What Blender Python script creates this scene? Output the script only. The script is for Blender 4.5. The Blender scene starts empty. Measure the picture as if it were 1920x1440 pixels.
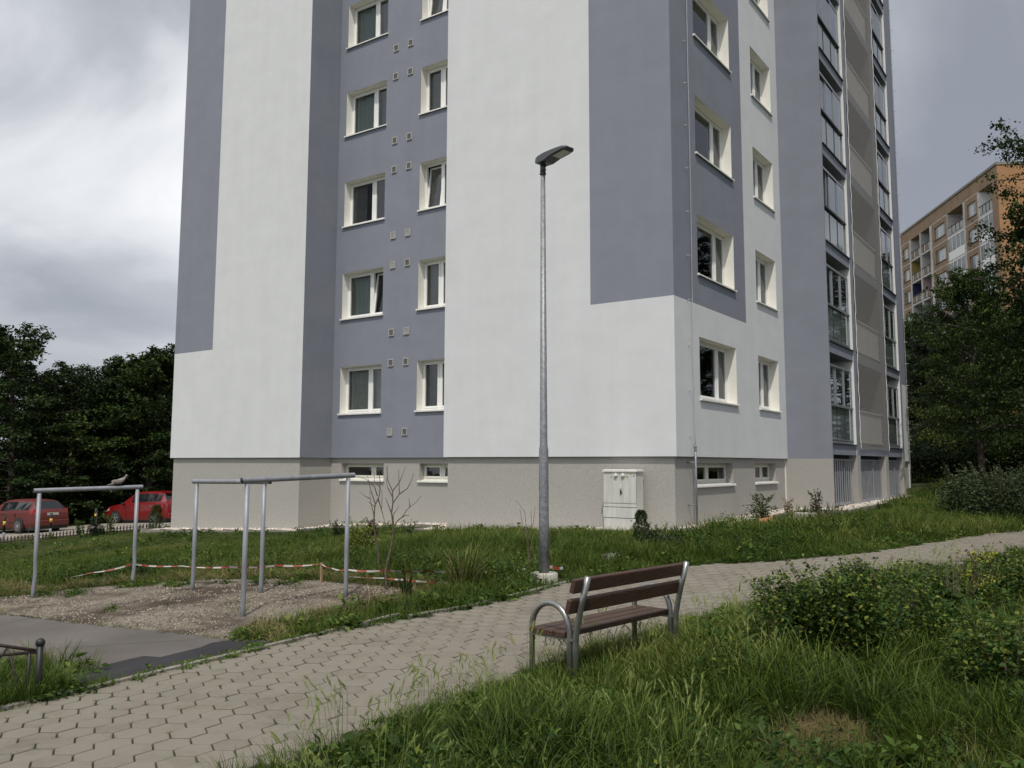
import bpy, bmesh, math, random
import numpy as np
from mathutils import Vector, Matrix, geometry
R = math.radians
rng = np.random.default_rng(7)
random.seed(7)
SC = bpy.context.scene
COL = SC.collection

# ------------------------------------------------------------------ camera
EYE = 1.7                       # camera height over the datum
CF, CX, CY = 1603.313, 960.0, 702.147
PITCH, ROLL, YAW = R(5.987), R(.161), R(34.826)
_cp, _sp, _cr, _sr = math.cos(PITCH), math.sin(PITCH), math.cos(ROLL), math.sin(ROLL)
_M = np.array([[_cr, -_sr, 0], [_sr, _cr, 0], [0, 0, 1]]) @ np.array([[1, 0, 0], [0, _cp, _sp], [0, -_sp, _cp]])
_b = np.array([math.cos(YAW), 0, -math.sin(YAW)])
_a = np.array([math.sin(YAW), 0, math.cos(YAW)])
def hframe(v): return np.array([v @ _b, v @ _a, -v[1]])
def ray(px, py): return hframe(_M.T @ np.array([(px - CX) / CF, (py - CY) / CF, 1.]))
def pz(px, py, Z):              # point in the place at depth Z (metres along the heading)
    d = ray(px, py); d = d * Z / (d[0] * _b[2] + d[1] * _a[2]); return np.array([d[0], d[1], d[2] + EYE])
def on_y(px, py, Y):
    d = ray(px, py); d = d * Y / d[1]; return np.array([d[0], d[1], d[2] + EYE])
def hw(X, Z): return (X * math.cos(YAW) - Z * math.sin(YAW), X * math.sin(YAW) + Z * math.cos(YAW))
cam_d = bpy.data.cameras.new('camera'); cam = bpy.data.objects.new('camera', cam_d); COL.objects.link(cam)
_r, _d, _f = hframe(_M[0]), hframe(_M[1]), hframe(_M[2])
cam.matrix_world = Matrix(((_r[0], -_d[0], -_f[0], 0), (_r[1], -_d[1], -_f[1], 0), (_r[2], -_d[2], -_f[2], EYE), (0, 0, 0, 1)))
cam_d.sensor_fit = 'HORIZONTAL'; cam_d.sensor_width = 36; cam_d.lens = CF / 1920 * 36
cam_d.shift_y = -(720 - CY) / 1920
cam_d.clip_end = 1500; cam_d.clip_start = .05
SC.camera = cam

# ------------------------------------------------------------------ sky, sun, exposure
SUN = Vector((.31, -.5, 1.0)).normalized()
SUN_E, SUN_R = math.asin(SUN.z), math.atan2(SUN.x, SUN.y)
W = bpy.data.worlds.new('World'); SC.world = W; W.use_nodes = True
nt = W.node_tree; N = nt.nodes; L = nt.links; N.clear()
out = N.new('ShaderNodeOutputWorld'); bg = N.new('ShaderNodeBackground'); bg.inputs[1].default_value = .1
sky = N.new('ShaderNodeTexSky'); sky.sky_type = 'NISHITA'; sky.sun_disc = False
sky.sun_elevation = SUN_E; sky.sun_rotation = SUN_R
tc = N.new('ShaderNodeTexCoord'); sep = N.new('ShaderNodeSeparateXYZ'); L.new(tc.outputs['Generated'], sep.inputs[0])
def wm(op, a, b_=None, clamp=False):
    n = N.new('ShaderNodeMath'); n.operation = op; n.use_clamp = clamp
    for i, v in enumerate((a, b_)):
        if v is None: continue
        if isinstance(v, (int, float)): n.inputs[i].default_value = v
        else: L.new(v, n.inputs[i])
    return n.outputs[0]
zz = wm('ADD', wm('MAXIMUM', sep.outputs[2], 0.0), .42)
cmb = N.new('ShaderNodeCombineXYZ'); L.new(wm('DIVIDE', sep.outputs[0], zz), cmb.inputs[0]); L.new(wm('DIVIDE', sep.outputs[1], zz), cmb.inputs[1])
cmb.inputs[2].default_value = 2.3
n1 = N.new('ShaderNodeTexNoise'); n1.inputs['Scale'].default_value = 1.9; n1.inputs['Detail'].default_value = 7; n1.inputs['Roughness'].default_value = .5; n1.inputs['Distortion'].default_value = .5
n2 = N.new('ShaderNodeTexNoise'); n2.inputs['Scale'].default_value = .8; n2.inputs['Detail'].default_value = 2
L.new(cmb.outputs[0], n1.inputs['Vector']); L.new(cmb.outputs[0], n2.inputs['Vector'])
lf = hw(-1, .25)                # brighter part of the cloud deck lies towards the left of the view
az = wm('ADD', wm('MULTIPLY', sep.outputs[0], lf[0]), wm('MULTIPLY', sep.outputs[1], lf[1]))
v = wm('ADD', wm('ADD', wm('MULTIPLY', n1.outputs[0], .95), wm('MULTIPLY', n2.outputs[0], .35)), wm('MULTIPLY', az, .17))
ramp = N.new('ShaderNodeValToRGB'); L.new(wm('SUBTRACT', v, .15), ramp.inputs[0])
el = ramp.color_ramp.elements
el[0].position = .30; el[0].color = (.30, .32, .365, 1)
el[1].position = .78; el[1].color = (.98, .98, 1, 1)
for p, c in ((.44, (.40, .42, .465, 1)), (.55, (.54, .56, .60, 1)), (.64, (.76, .78, .81, 1))):
    e = el.new(p); e.color = c
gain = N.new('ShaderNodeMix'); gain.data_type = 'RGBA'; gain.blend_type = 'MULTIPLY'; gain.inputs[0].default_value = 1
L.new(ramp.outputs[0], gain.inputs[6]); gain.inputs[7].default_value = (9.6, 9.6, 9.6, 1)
# added glow: unseen sky brightened round the sun to lift light on the walls
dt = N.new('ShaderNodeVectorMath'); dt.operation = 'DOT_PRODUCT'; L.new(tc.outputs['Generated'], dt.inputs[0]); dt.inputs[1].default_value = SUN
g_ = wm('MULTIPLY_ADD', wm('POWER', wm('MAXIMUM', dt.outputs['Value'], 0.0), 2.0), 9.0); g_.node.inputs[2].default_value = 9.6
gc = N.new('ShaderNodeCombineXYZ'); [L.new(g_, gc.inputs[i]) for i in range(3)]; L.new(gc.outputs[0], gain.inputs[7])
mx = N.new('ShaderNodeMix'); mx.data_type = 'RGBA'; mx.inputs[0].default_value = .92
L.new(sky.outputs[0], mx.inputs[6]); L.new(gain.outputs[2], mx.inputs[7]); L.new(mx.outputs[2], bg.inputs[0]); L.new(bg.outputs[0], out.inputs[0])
sd = bpy.data.lights.new('sun', 'SUN'); sd.energy = 2.6; sd.angle = R(.8); sd.color = (1, .95, .87)
so = bpy.data.objects.new('sun', sd); COL.objects.link(so); so.rotation_euler = SUN.to_track_quat('Z', 'Y').to_euler(); so.location = (0, 0, 60)
SC.view_settings.view_transform = 'Standard'; SC.view_settings.look = 'None'
SC.view_settings.exposure = .12; SC.view_settings.gamma = 1; SC.view_settings.use_curve_mapping = False
SC.render.engine = 'CYCLES'
SC.cycles.max_bounces = 8; SC.cycles.transparent_max_bounces = 12

# ------------------------------------------------------------------ materials
def mk(name):
    m = bpy.data.materials.new(name); m.use_nodes = True
    return m, m.node_tree.nodes, m.node_tree.links, m.node_tree.nodes['Principled BSDF']
def mat(name, col, rough=.6, metal=0, var=.12, scale=6, bump=0, bscale=60, spec=.5, tint=False, detail=5, col2=None, lo=.35, hi=.65, stretch=None, objrand=0, coat=0):
    """base colour broken up by two noises; optional second colour, bump, per-piece tint"""
    m, n, l, p = mk(name)
    p.inputs['Roughness'].default_value = rough; p.inputs['Metallic'].default_value = metal
    p.inputs['Specular IOR Level'].default_value = spec
    if coat: p.inputs['Coat Weight'].default_value = coat; p.inputs['Coat Roughness'].default_value = .05
    t = n.new('ShaderNodeTexCoord'); vec = t.outputs['Object']
    if stretch:
        mp = n.new('ShaderNodeMapping'); mp.inputs['Scale'].default_value = stretch; l.new(vec, mp.inputs[0]); vec = mp.outputs[0]
    a = n.new('ShaderNodeTexNoise'); a.inputs['Scale'].default_value = scale; a.inputs['Detail'].default_value = detail; l.new(vec, a.inputs['Vector'])
    r = n.new('ShaderNodeValToRGB'); l.new(a.outputs[0], r.inputs[0])
    c2 = col2 if col2 else tuple(c * (1 - var) for c in col)
    r.color_ramp.elements[0].position = lo; r.color_ramp.elements[1].position = hi
    r.color_ramp.elements[0].color = (*c2, 1)
    r.color_ramp.elements[1].color = (*(col if col2 else tuple(min(1, c * (1 + var)) for c in col)), 1)
    colout = r.outputs[0]
    def mul(co, fac_out, amt):
        mr = n.new('ShaderNodeMapRange'); mr.inputs[3].default_value = 1 - amt; mr.inputs[4].default_value = 1 + amt; l.new(fac_out, mr.inputs[0])
        q = n.new('ShaderNodeMix'); q.data_type = 'RGBA'; q.blend_type = 'MULTIPLY'; q.inputs[0].default_value = 1
        l.new(co, q.inputs[6]); l.new(mr.outputs[0], q.inputs[7]); return q.outputs[2]
    if tint:
        at = n.new('ShaderNodeAttribute'); at.attribute_name = 'tint'; colout = mul(colout, at.outputs['Fac'], .09)
    if objrand:
        oi = n.new('ShaderNodeObjectInfo'); colout = mul(colout, oi.outputs['Random'], objrand)
    l.new(colout, p.inputs['Base Color'])
    if bump:
        bn = n.new('ShaderNodeTexNoise'); bn.inputs['Scale'].default_value = bscale; bn.inputs['Detail'].default_value = 4; l.new(t.outputs['Object'], bn.inputs['Vector'])
        bp = n.new('ShaderNodeBump'); bp.inputs['Strength'].default_value = bump; bp.inputs['Distance'].default_value = .02
        l.new(bn.outputs[0], bp.inputs['Height']); l.new(bp.outputs[0], p.inputs['Normal'])
    return m
def render_mat(name, col, var=.055):
    """smooth trowelled facade render: cloudy mottling, faint drips, fine grain"""
    m, n, l, p = mk(name); p.inputs['Roughness'].default_value = .9; p.inputs['Specular IOR Level'].default_value = .2
    t = n.new('ShaderNodeTexCoord')
    def noise(sc, det, st):
        mp = n.new('ShaderNodeMapping'); mp.inputs['Scale'].default_value = st; l.new(t.outputs['Object'], mp.inputs[0])
        q = n.new('ShaderNodeTexNoise'); q.inputs['Scale'].default_value = sc; q.inputs['Detail'].default_value = det; q.inputs['Roughness'].default_value = .62; l.new(mp.outputs[0], q.inputs['Vector']); return q.outputs[0]
    def m2(op, x, y):
        q = n.new('ShaderNodeMath'); q.operation = op
        for i, v_ in enumerate((x, y)):
            if isinstance(v_, (int, float)): q.inputs[i].default_value = v_
            else: l.new(v_, q.inputs[i])
        return q.outputs[0]
    s = m2('ADD', m2('MULTIPLY', noise(1.1, 6, (1, 1, 1.7)), 1.2), m2('MULTIPLY', noise(2.2, 4, (1, 1, .12)), .7))
    s = m2('ADD', s, m2('MULTIPLY', noise(130, 2, (1, 1, 1)), .5))
    mr = n.new('ShaderNodeMapRange'); mr.inputs[1].default_value = .7; mr.inputs[2].default_value = 1.7; mr.inputs[3].default_value = 1 - var; mr.inputs[4].default_value = 1 + var; l.new(s, mr.inputs[0])
    q = n.new('ShaderNodeMix'); q.data_type = 'RGBA'; q.blend_type = 'MULTIPLY'; q.inputs[0].default_value = 1
    q.inputs[6].default_value = (*col, 1); l.new(mr.outputs[0], q.inputs[7]); l.new(q.outputs[2], p.inputs['Base Color'])
    bp = n.new('ShaderNodeBump'); bp.inputs['Strength'].default_value = .35; bp.inputs['Distance'].default_value = .01
    l.new(noise(90, 3, (1, 1, 1)), bp.inputs['Height']); l.new(bp.outputs[0], p.inputs['Normal'])
    return m
def leaf_mat(name, c1, c2, c3=None, trans=.3, patch=None, rough=.55, wn=.35):
    """foliage: per-leaf tint, slow drift of hue across the place, light passing through"""
    m, n, l, p = mk(name); o = n['Material Output']
    p.inputs['Roughness'].default_value = rough; p.inputs['Specular IOR Level'].default_value = .16
    at = n.new('ShaderNodeAttribute'); at.attribute_name = 'tint'
    g = n.new('ShaderNodeNewGeometry'); nz = n.new('ShaderNodeTexNoise'); nz.inputs['Scale'].default_value = wn; nz.inputs['Detail'].default_value = 4; l.new(g.outputs['Position'], nz.inputs['Vector'])
    ad = n.new('ShaderNodeMath'); ad.operation = 'MULTIPLY_ADD'; l.new(nz.outputs[0], ad.inputs[0]); ad.inputs[1].default_value = 1.3; ad.inputs[2].default_value = -.65
    s = n.new('ShaderNodeMath'); s.operation = 'ADD'; l.new(at.outputs['Fac'], s.inputs[0]); l.new(ad.outputs[0], s.inputs[1])
    r = n.new('ShaderNodeValToRGB'); l.new(s.outputs[0], r.inputs[0])
    r.color_ramp.elements[0].position = .1; r.color_ramp.elements[0].color = (*c1, 1)
    r.color_ramp.elements[1].position = .8; r.color_ramp.elements[1].color = (*c2, 1)
    if c3: e = r.color_ramp.elements.new(.97); e.color = (*c3, 1)
    l.new(r.outputs[0], p.inputs['Base Color'])
    tr = n.new('ShaderNodeBsdfTranslucent'); l.new(r.outputs[0], tr.inputs[0])
    ms = n.new('ShaderNodeMixShader'); ms.inputs[0].default_value = trans; l.new(p.outputs[0], ms.inputs[1]); l.new(tr.outputs[0], ms.inputs[2]); l.new(ms.outputs[0], o.inputs[0])
    return m
def glass_mat(name, tintc=(.75, .8, .78), refl=.12, rough=.02):
    m, n, l, p = mk(name); o = n['Material Output']; n.remove(p)
    tr = n.new('ShaderNodeBsdfTransparent'); tr.inputs[0].default_value = (*tintc, 1)
    gl = n.new('ShaderNodeBsdfGlossy'); gl.inputs['Roughness'].default_value = rough; gl.inputs[0].default_value = (.95, .97, 1, 1)
    fr = n.new('ShaderNodeLayerWeight'); fr.inputs[0].default_value = .25
    mr = n.new('ShaderNodeMapRange'); mr.inputs[3].default_value = refl; mr.inputs[4].default_value = .95; l.new(fr.outputs['Fresnel'], mr.inputs[0])
    nz = n.new('ShaderNodeTexNoise'); nz.inputs['Scale'].default_value = 1.2; t = n.new('ShaderNodeTexCoord'); l.new(t.outputs['Object'], nz.inputs['Vector'])
    bp = n.new('ShaderNodeBump'); bp.inputs['Strength'].default_value = .12; bp.inputs['Distance'].default_value = .03; l.new(nz.outputs[0], bp.inputs['Height']); l.new(bp.outputs[0], gl.inputs['Normal'])
    ms = n.new('ShaderNodeMixShader'); l.new(mr.outputs[0], ms.inputs[0]); l.new(tr.outputs[0], ms.inputs[1]); l.new(gl.outputs[0], ms.inputs[2]); l.new(ms.outputs[0], o.inputs[0])
    return m
M = {}
M['light'] = render_mat('render_light_grey', (.632, .641, .642), .085)
M['blue'] = render_mat('render_blue_grey', (.226, .238, .278), .11)
M['plinth'] = mat('plinth_mosaic', (.47, .45, .41), .9, scale=95, col2=(.29, .28, .26), lo=.3, hi=.62, bump=.6, bscale=140, spec=.2, detail=3)
M['reveal'] = mat('reveal_white', (.80, .78, .71), .8, var=.03, scale=3)
M['pvc'] = mat('white_pvc', (.80, .80, .77), .35, var=.02)
M['pvcold'] = mat('cream_frame', (.62, .61, .53), .5, var=.05)
M['sill'] = mat('sill_metal', (.74, .73, .68), .4, var=.05, scale=8)
M['alu'] = mat('grey_aluminium', (.33, .34, .35), .35, .6, var=.05)
M['aludark'] = mat('dark_rail', (.035, .036, .04), .4, .3, var=.1)
M['glass'] = glass_mat('window_glass', refl=.07)
M['bglass'] = glass_mat('balcony_glass', (.42, .5, .5), refl=.34)
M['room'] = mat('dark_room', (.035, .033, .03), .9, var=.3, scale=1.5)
M['curtain'] = mat('net_curtain', (.42, .41, .38), .9, var=.1)
M['curtaind'] = mat('dark_curtain', (.13, .125, .115), .9, var=.15)
M['curtaing'] = mat('grey_green_blind', (.34, .39, .37), .9, var=.08, scale=1)
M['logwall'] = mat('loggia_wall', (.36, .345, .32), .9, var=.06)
M['white'] = mat('white_render', (.78, .78, .76), .8, var=.04)
M['vent'] = mat('vent_grey', (.17, .165, .155), .5, .2, var=.1)
M['ventl'] = mat('vent_rim', (.42, .41, .38), .5, var=.06)
M['steel'] = mat('galvanised_steel', (.23, .24, .25), .5, .45, var=.22, scale=22, bump=.08, bscale=30)
M['steelp'] = mat('painted_steel_tube', (.25, .26, .28), .5, .25, var=.14, scale=9, stretch=(1, 1, .3), bump=.1)
M['wire'] = mat('lightning_wire', (.5, .5, .5), .5, .5)
M['slat'] = mat('grey_sheet_slat', (.34, .35, .375), .5, .3, var=.1, scale=3)
M['wood'] = mat('brown_bench_wood', (.056, .027, .016), .55, var=.35, scale=14, stretch=(9, .7, 9), bump=.5, bscale=70)
M['stain'] = mat('bench_tube_steel', (.27, .27, .26), .33, .8, var=.1, scale=14)
M['lamph'] = mat('lamp_housing', (.075, .078, .085), .45, .4, var=.08)
M['lens'] = mat('lamp_lens', (.5, .5, .42), .2, var=.08)
M['conc'] = mat('concrete', (.40, .38, .33), .9, var=.14, scale=9, bump=.4, bscale=60)
M['kerb'] = mat('old_kerb_concrete', (.22, .20, .17), .95, var=.22, scale=6, bump=.5, bscale=50)
M['paver'] = mat('paver_concrete', (.205, .180, .144), .92, var=.11, scale=9, bump=.45, bscale=120, tint=True, spec=.25)
def paver_mat():
    m, n, l, p = mk('paver_concrete'); p.inputs['Roughness'].default_value = .92; p.inputs['Specular IOR Level'].default_value = .25
    g = n.new('ShaderNodeNewGeometry')
    def noise(sc, det=4):
        q = n.new('ShaderNodeTexNoise'); q.inputs['Scale'].default_value = sc; q.inputs['Detail'].default_value = det; q.inputs['Roughness'].default_value = .62; l.new(g.outputs['Position'], q.inputs['Vector']); return q.outputs[0]
    def mth(op, x, y=0.0, z=0.0):
        q = n.new('ShaderNodeMath'); q.operation = op
        for i, v_ in enumerate((x, y, z)):
            if isinstance(v_, (int, float)): q.inputs[i].default_value = v_
            else: l.new(v_, q.inputs[i])
        return q.outputs[0]
    at = n.new('ShaderNodeAttribute'); at.attribute_name = 'tint'
    s = mth('MULTIPLY_ADD', noise(1.3, 6), .75, 0.0); s = mth('MULTIPLY_ADD', noise(14, 3), .45, s); s = mth('MULTIPLY_ADD', noise(230, 2), .5, s); s = mth('MULTIPLY_ADD', at.outputs['Fac'], .22, s)
    r = n.new('ShaderNodeValToRGB'); l.new(s, r.inputs[0]); e = r.color_ramp.elements
    e[0].position = .62; e[0].color = (.108, .098, .078, 1); e[1].position = 1.15 if False else 1.0; e[1].color = (.205, .183, .148, 1)
    q = e.new(.80); q.color = (.172, .152, .121, 1)
    # green algae film where the stones are seldom trodden
    mr = n.new('ShaderNodeMapRange'); mr.inputs[1].default_value = .56; mr.inputs[2].default_value = .74; l.new(noise(2.6, 7), mr.inputs[0]); mr.inputs[4].default_value = .65
    mx_ = n.new('ShaderNodeMix'); mx_.data_type = 'RGBA'; l.new(mr.outputs[0], mx_.inputs[0]); l.new(r.outputs[0], mx_.inputs[6]); mx_.inputs[7].default_value = (.125, .122, .082, 1); l.new(mx_.outputs[2], p.inputs['Base Color'])
    bp = n.new('ShaderNodeBump'); bp.inputs['Strength'].default_value = .5; bp.inputs['Distance'].default_value = .006; l.new(noise(150, 3), bp.inputs['Height']); l.new(bp.outputs[0], p.inputs['Normal'])
    return m
M['paver'] = paver_mat()
M['logshade'] = mat('loggia_painted_shade', (.13, .125, .115), .9, var=.1)  # shade inside the middle loggia, put into the wall colour
M['loglight'] = mat('loggia_panel', (.52, .50, .46), .85, var=.08)
M['railglass'] = mat('balcony_rail_glass', (.115, .145, .138), .05, spec=.9, var=.08, scale=.7, coat=.6)
M['joint'] = mat('joint_soil', (.045, .04, .026), .98, col2=(.03, .042, .014), scale=3, bump=.5)
M['cab'] = mat('cabinet_grp', (.57, .56, .515), .55, var=.09, scale=3, stretch=(4, 4, .5))
M['cabd'] = mat('cabinet_seam', (.16, .145, .12), .8)
M['black'] = mat('black_paint', (.018, .018, .018), .4, var=.2)
M['yellow'] = mat('yellow_band', (.62, .38, .03), .5, var=.1)
M['rust'] = mat('brown_iron', (.055, .035, .03), .6, .2, var=.35, scale=30, bump=.3)
M['red'] = mat('tape_red', (.24, .035, .022), .5, var=.1)
M['tapew'] = mat('tape_white', (.38, .36, .34), .5, var=.1)
M['bark'] = mat('bark', (.055, .043, .032), .95, var=.4, scale=12, bump=.8, bscale=30)
M['twig'] = mat('twig_bark', (.105, .075, .055), .9, var=.3, scale=20)
M['iron'] = mat('dark_iron', (.02, .022, .02), .5, .3)

# ------------------------------------------------------------------ mesh helpers
LAST = [None]
def link(o, parent=None):
    LAST[0] = o
    COL.objects.link(o)
    if parent is not None: o.parent = parent
    return o
def tag(o, label=None, cat=None, group=None, kind=None):
    if label: o['label'] = label
    if cat: o['category'] = cat
    if group: o['group'] = group
    if kind: o['kind'] = kind
    return o
def empty(name, loc, label, cat, group=None, rz=0):
    o = bpy.data.objects.new(name, None); o.empty_display_size = .2; o.location = loc; o.rotation_euler.z = rz
    link(o); return tag(o, label, cat, group)
class MB:
    """collects shapes with material slots and builds one mesh object"""
    def __init__(s): s.v = []; s.f = []; s.m = []; s.mats = []; s.sm = []
    def mi(s, m):
        if m not in s.mats: s.mats.append(m)
        return s.mats.index(m)
    def face(s, pts, m, sm=False):
        k = len(s.v); s.v += [tuple(p) for p in pts]; s.f.append(tuple(range(k, k + len(pts)))); s.m.append(s.mi(m)); s.sm.append(sm)
    def raw(s, vs, fs, m, sm=False):
        k = len(s.v); s.v += [tuple(p) for p in vs]; i = s.mi(m)
        for f in fs: s.f.append(tuple(k + q for q in f)); s.m.append(i); s.sm.append(sm)
    def box(s, lo, hi, m, skip=''):
        x0, y0, z0 = lo; x1, y1, z1 = hi
        V = [(x0, y0, z0), (x1, y0, z0), (x1, y1, z0), (x0, y1, z0), (x0, y0, z1), (x1, y0, z1), (x1, y1, z1), (x0, y1, z1)]
        F = {'b': (0, 3, 2, 1), 't': (4, 5, 6, 7), 'f': (0, 1, 5, 4), 'r': (1, 2, 6, 5), 'k': (2, 3, 7, 6), 'l': (3, 0, 4, 7)}
        s.raw(V, [f for k, f in F.items() if k not in skip], m); return s
    def tube(s, pts, r, m, n=8, cap=True):
        pts = [Vector(p) for p in pts]; rr = r if isinstance(r, (list, tuple, np.ndarray)) else [r] * len(pts)
        rings = []; ref = None
        for i, p in enumerate(pts):
            t = (pts[min(i + 1, len(pts) - 1)] - pts[max(i - 1, 0)]).normalized()
            if ref is None: ref = Vector((0, 0, 1)) if abs(t.z) < .9 else Vector((1, 0, 0))
            u = (ref - t * ref.dot(t)).normalized(); w = t.cross(u); ref = u
            rings.append([p + (u * math.cos(2 * math.pi * j / n) + w * math.sin(2 * math.pi * j / n)) * rr[i] for j in range(n)])
        V = [q for g in rings for q in g]; F = []
        for i in range(len(pts) - 1):
            for j in range(n): F.append((i * n + j, i * n + (j + 1) % n, (i + 1) * n + (j + 1) % n, (i + 1) * n + j))
        if cap: F += [tuple(reversed(range(n))), tuple(range((len(pts) - 1) * n, len(pts) * n))]
        s.raw(V, F, m, True); return s
    def cyl(s, c, r, h, m, n=20, r2=None, bev=0):
        c = Vector(c); r2 = r if r2 is None else r2
        if bev: return s.tube([c, c + Vector((0, 0, h - bev)), c + Vector((0, 0, h)), c + Vector((0, 0, h + .0001))], [r, r2, r2 - bev, .001], m, n)
        return s.tube([c, c + Vector((0, 0, h))], [r, r2], m, n)
    def ball(s, c, r, m, seg=12, rings=8, sc=(1, 1, 1)):
        V = []; F = []
        for i in range(rings + 1):
            th = math.pi * i / rings
            for j in range(seg):
                ph = 2 * math.pi * j / seg
                V.append((c[0] + r * sc[0] * math.sin(th) * math.cos(ph), c[1] + r * sc[1] * math.sin(th) * math.sin(ph), c[2] + r * sc[2] * math.cos(th)))
        for i in range(rings):
            for j in range(seg): F.append((i * seg + j, (i + 1) * seg + j, (i + 1) * seg + (j + 1) % seg, i * seg + (j + 1) % seg))
        s.raw(V, F, m, True); return s
    def mesh(s, name, off=(0, 0, 0)):
        me = bpy.data.meshes.new(name)
        me.from_pydata([(a[0] - off[0], a[1] - off[1], a[2] - off[2]) for a in s.v], [], s.f)
        for m_ in s.mats: me.materials.append(m_)
        me.polygons.foreach_set('material_index', s.m); me.polygons.foreach_set('use_smooth', s.sm); me.update(); return me
    def build(s, name, parent=None, world=True, **k):
        off = parent_loc(parent) if (parent and world) else (0, 0, 0)
        o = bpy.data.objects.new(name, s.mesh(name, off)); link(o, parent)
        if k: tag(o, **k)
        return o
def parent_loc(p):
    v_ = Vector((0, 0, 0))
    while p is not None: v_ = v_ + p.location; p = p.parent
    return v_
def inst(name, me, loc, parent=None, rz=0, **k):
    o = bpy.data.objects.new(name, me); o.location = loc; o.rotation_euler.z = rz; link(o, parent)
    if k: tag(o, **k)
    return o
def copy_tree(o, parent=None):
    c = o.copy(); COL.objects.link(c)
    if parent is not None: c.parent = parent
    for ch in list(o.children): copy_tree(ch, c)
    return c
def np_mesh(name, V, F, m, tint=None, smooth=False):
    """fast mesh from arrays; F is (n,k)"""
    me = bpy.data.meshes.new(name); V = np.asarray(V, np.float32); F = np.asarray(F, np.int32)
    me.vertices.add(len(V)); me.vertices.foreach_set('co', V.ravel())
    me.loops.add(F.size); me.loops.foreach_set('vertex_index', F.ravel())
    me.polygons.add(len(F)); me.polygons.foreach_set('loop_start', np.arange(0, F.size, F.shape[1], dtype=np.int32))
    try: me.polygons.foreach_set('loop_total', np.full(len(F), F.shape[1], np.int32))
    except Exception: pass
    if smooth: me.polygons.foreach_set('use_smooth', np.ones(len(F), bool))
    me.materials.append(m); me.update(calc_edges=True)
    if tint is not None:
        at = me.attributes.new('tint', 'FLOAT', 'POINT'); at.data.foreach_set('value', np.asarray(tint, np.float32))
    return me
def bevel(o, w=.01, seg=2):
    b_ = o.modifiers.new('bevel', 'BEVEL'); b_.width = w; b_.segments = seg; b_.limit_method = 'ANGLE'; b_.angle_limit = R(40); return o

# ------------------------------------------------------------------ lie of the land
_H = [(0, 0, -1.7), (-3, 3, -1.78), (3, 3, -1.68), (.5, 6.8, -1.75), (1.5, 8, -1.72), (.46, 12.4, -1.68), (-3.2, 10.1, -1.81), (-2.2, 11.25, -1.75), (-7.2, 12.8, -2.03), (-6.2, 13.9, -1.99), (-4.65, 12.45, -1.86),
      (6, 5, -1.6), (7, 10, -1.5), (-60, 80, -3.8), (0, 110, -2.), (70, 90, 0), (50, 40, -.3), (-60, 20, -4.5), (-20, -15, -2.6), (20, -15, -1.2), (0, -15, -1.8)]
_W = [(-24.7, 16.2, -2.14), (-18.7, 17, -1.83), (-13.4, 16.2, -1.57), (-7.3, 16.2, -1.40), (-7.0, 23.8, -1.28), (-5.9, 24.5, -1.25), (-5.9, 33.8, -1.2), (-24, 35, -2.6)]
_P = [(0, 1018, 30), (200, 999, 31), (260, 982, 43), (38, 1002, 38), (180, 978, 47), (1900, 1003, 17), (1750, 1022, 15.5), (1480, 1055, 13.3), (1300, 1066, 13), (1060, 1099, 12.1), (1870, 985, 21), (1720, 905, 42), (1850, 895, 45), (20, 1046, 22.5), (150, 1034, 22.5), (290, 1022, 22)]
_C = [(*hw(X, Z), z + EYE) for X, Z, z in _H] + [(x, y, z + EYE) for x, y, z in _W] + [tuple(pz(*p)) for p in _P]
_C = np.array(_C); _n = len(_C)
def _tps(r2): return np.where(r2 > 0, .5 * r2 * np.log(np.maximum(r2, 1e-12)), 0)
_K = _tps(((_C[:, None, :2] - _C[None, :, :2]) ** 2).sum(-1)) + np.eye(_n) * 2.0
_Pm = np.hstack([np.ones((_n, 1)), _C[:, :2]])
_S = np.linalg.solve(np.block([[_K, _Pm], [_Pm.T, np.zeros((3, 3))]]), np.concatenate([_C[:, 2], np.zeros(3)]))
def gz(x, y):
    x = np.asarray(x, float); y = np.asarray(y, float)
    r2 = (x[..., None] - _C[:, 0]) ** 2 + (y[..., None] - _C[:, 1]) ** 2
    return np.clip(_tps(r2) @ _S[:_n] + _S[_n] + _S[_n + 1] * x + _S[_n + 2] * y, EYE - 5, EYE + 1.5)
def g1(x, y): return float(gz(x, y))
def G(px, py):
    d = ray(px, py); ts = np.linspace(1, 130, 5000)
    z = gz(d[0] * ts, d[1] * ts) - d[2] * ts - EYE
    i = int(np.argmax(z >= 0)); t = ts[i]; return np.array([d[0] * t, d[1] * t, g1(d[0] * t, d[1] * t)])
def inpoly(P, poly):
    P = np.asarray(P); x, y = P[:, 0], P[:, 1]; r = np.zeros(len(P), bool); n = len(poly); j = n - 1
    for i in range(n):
        xi, yi = poly[i][:2]; xj, yj = poly[j][:2]
        c = ((yi > y) != (yj > y)) & (x < (xj - xi) * (y - yi) / (yj - yi + 1e-12) + xi); r ^= c; j = i
    return r
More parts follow.
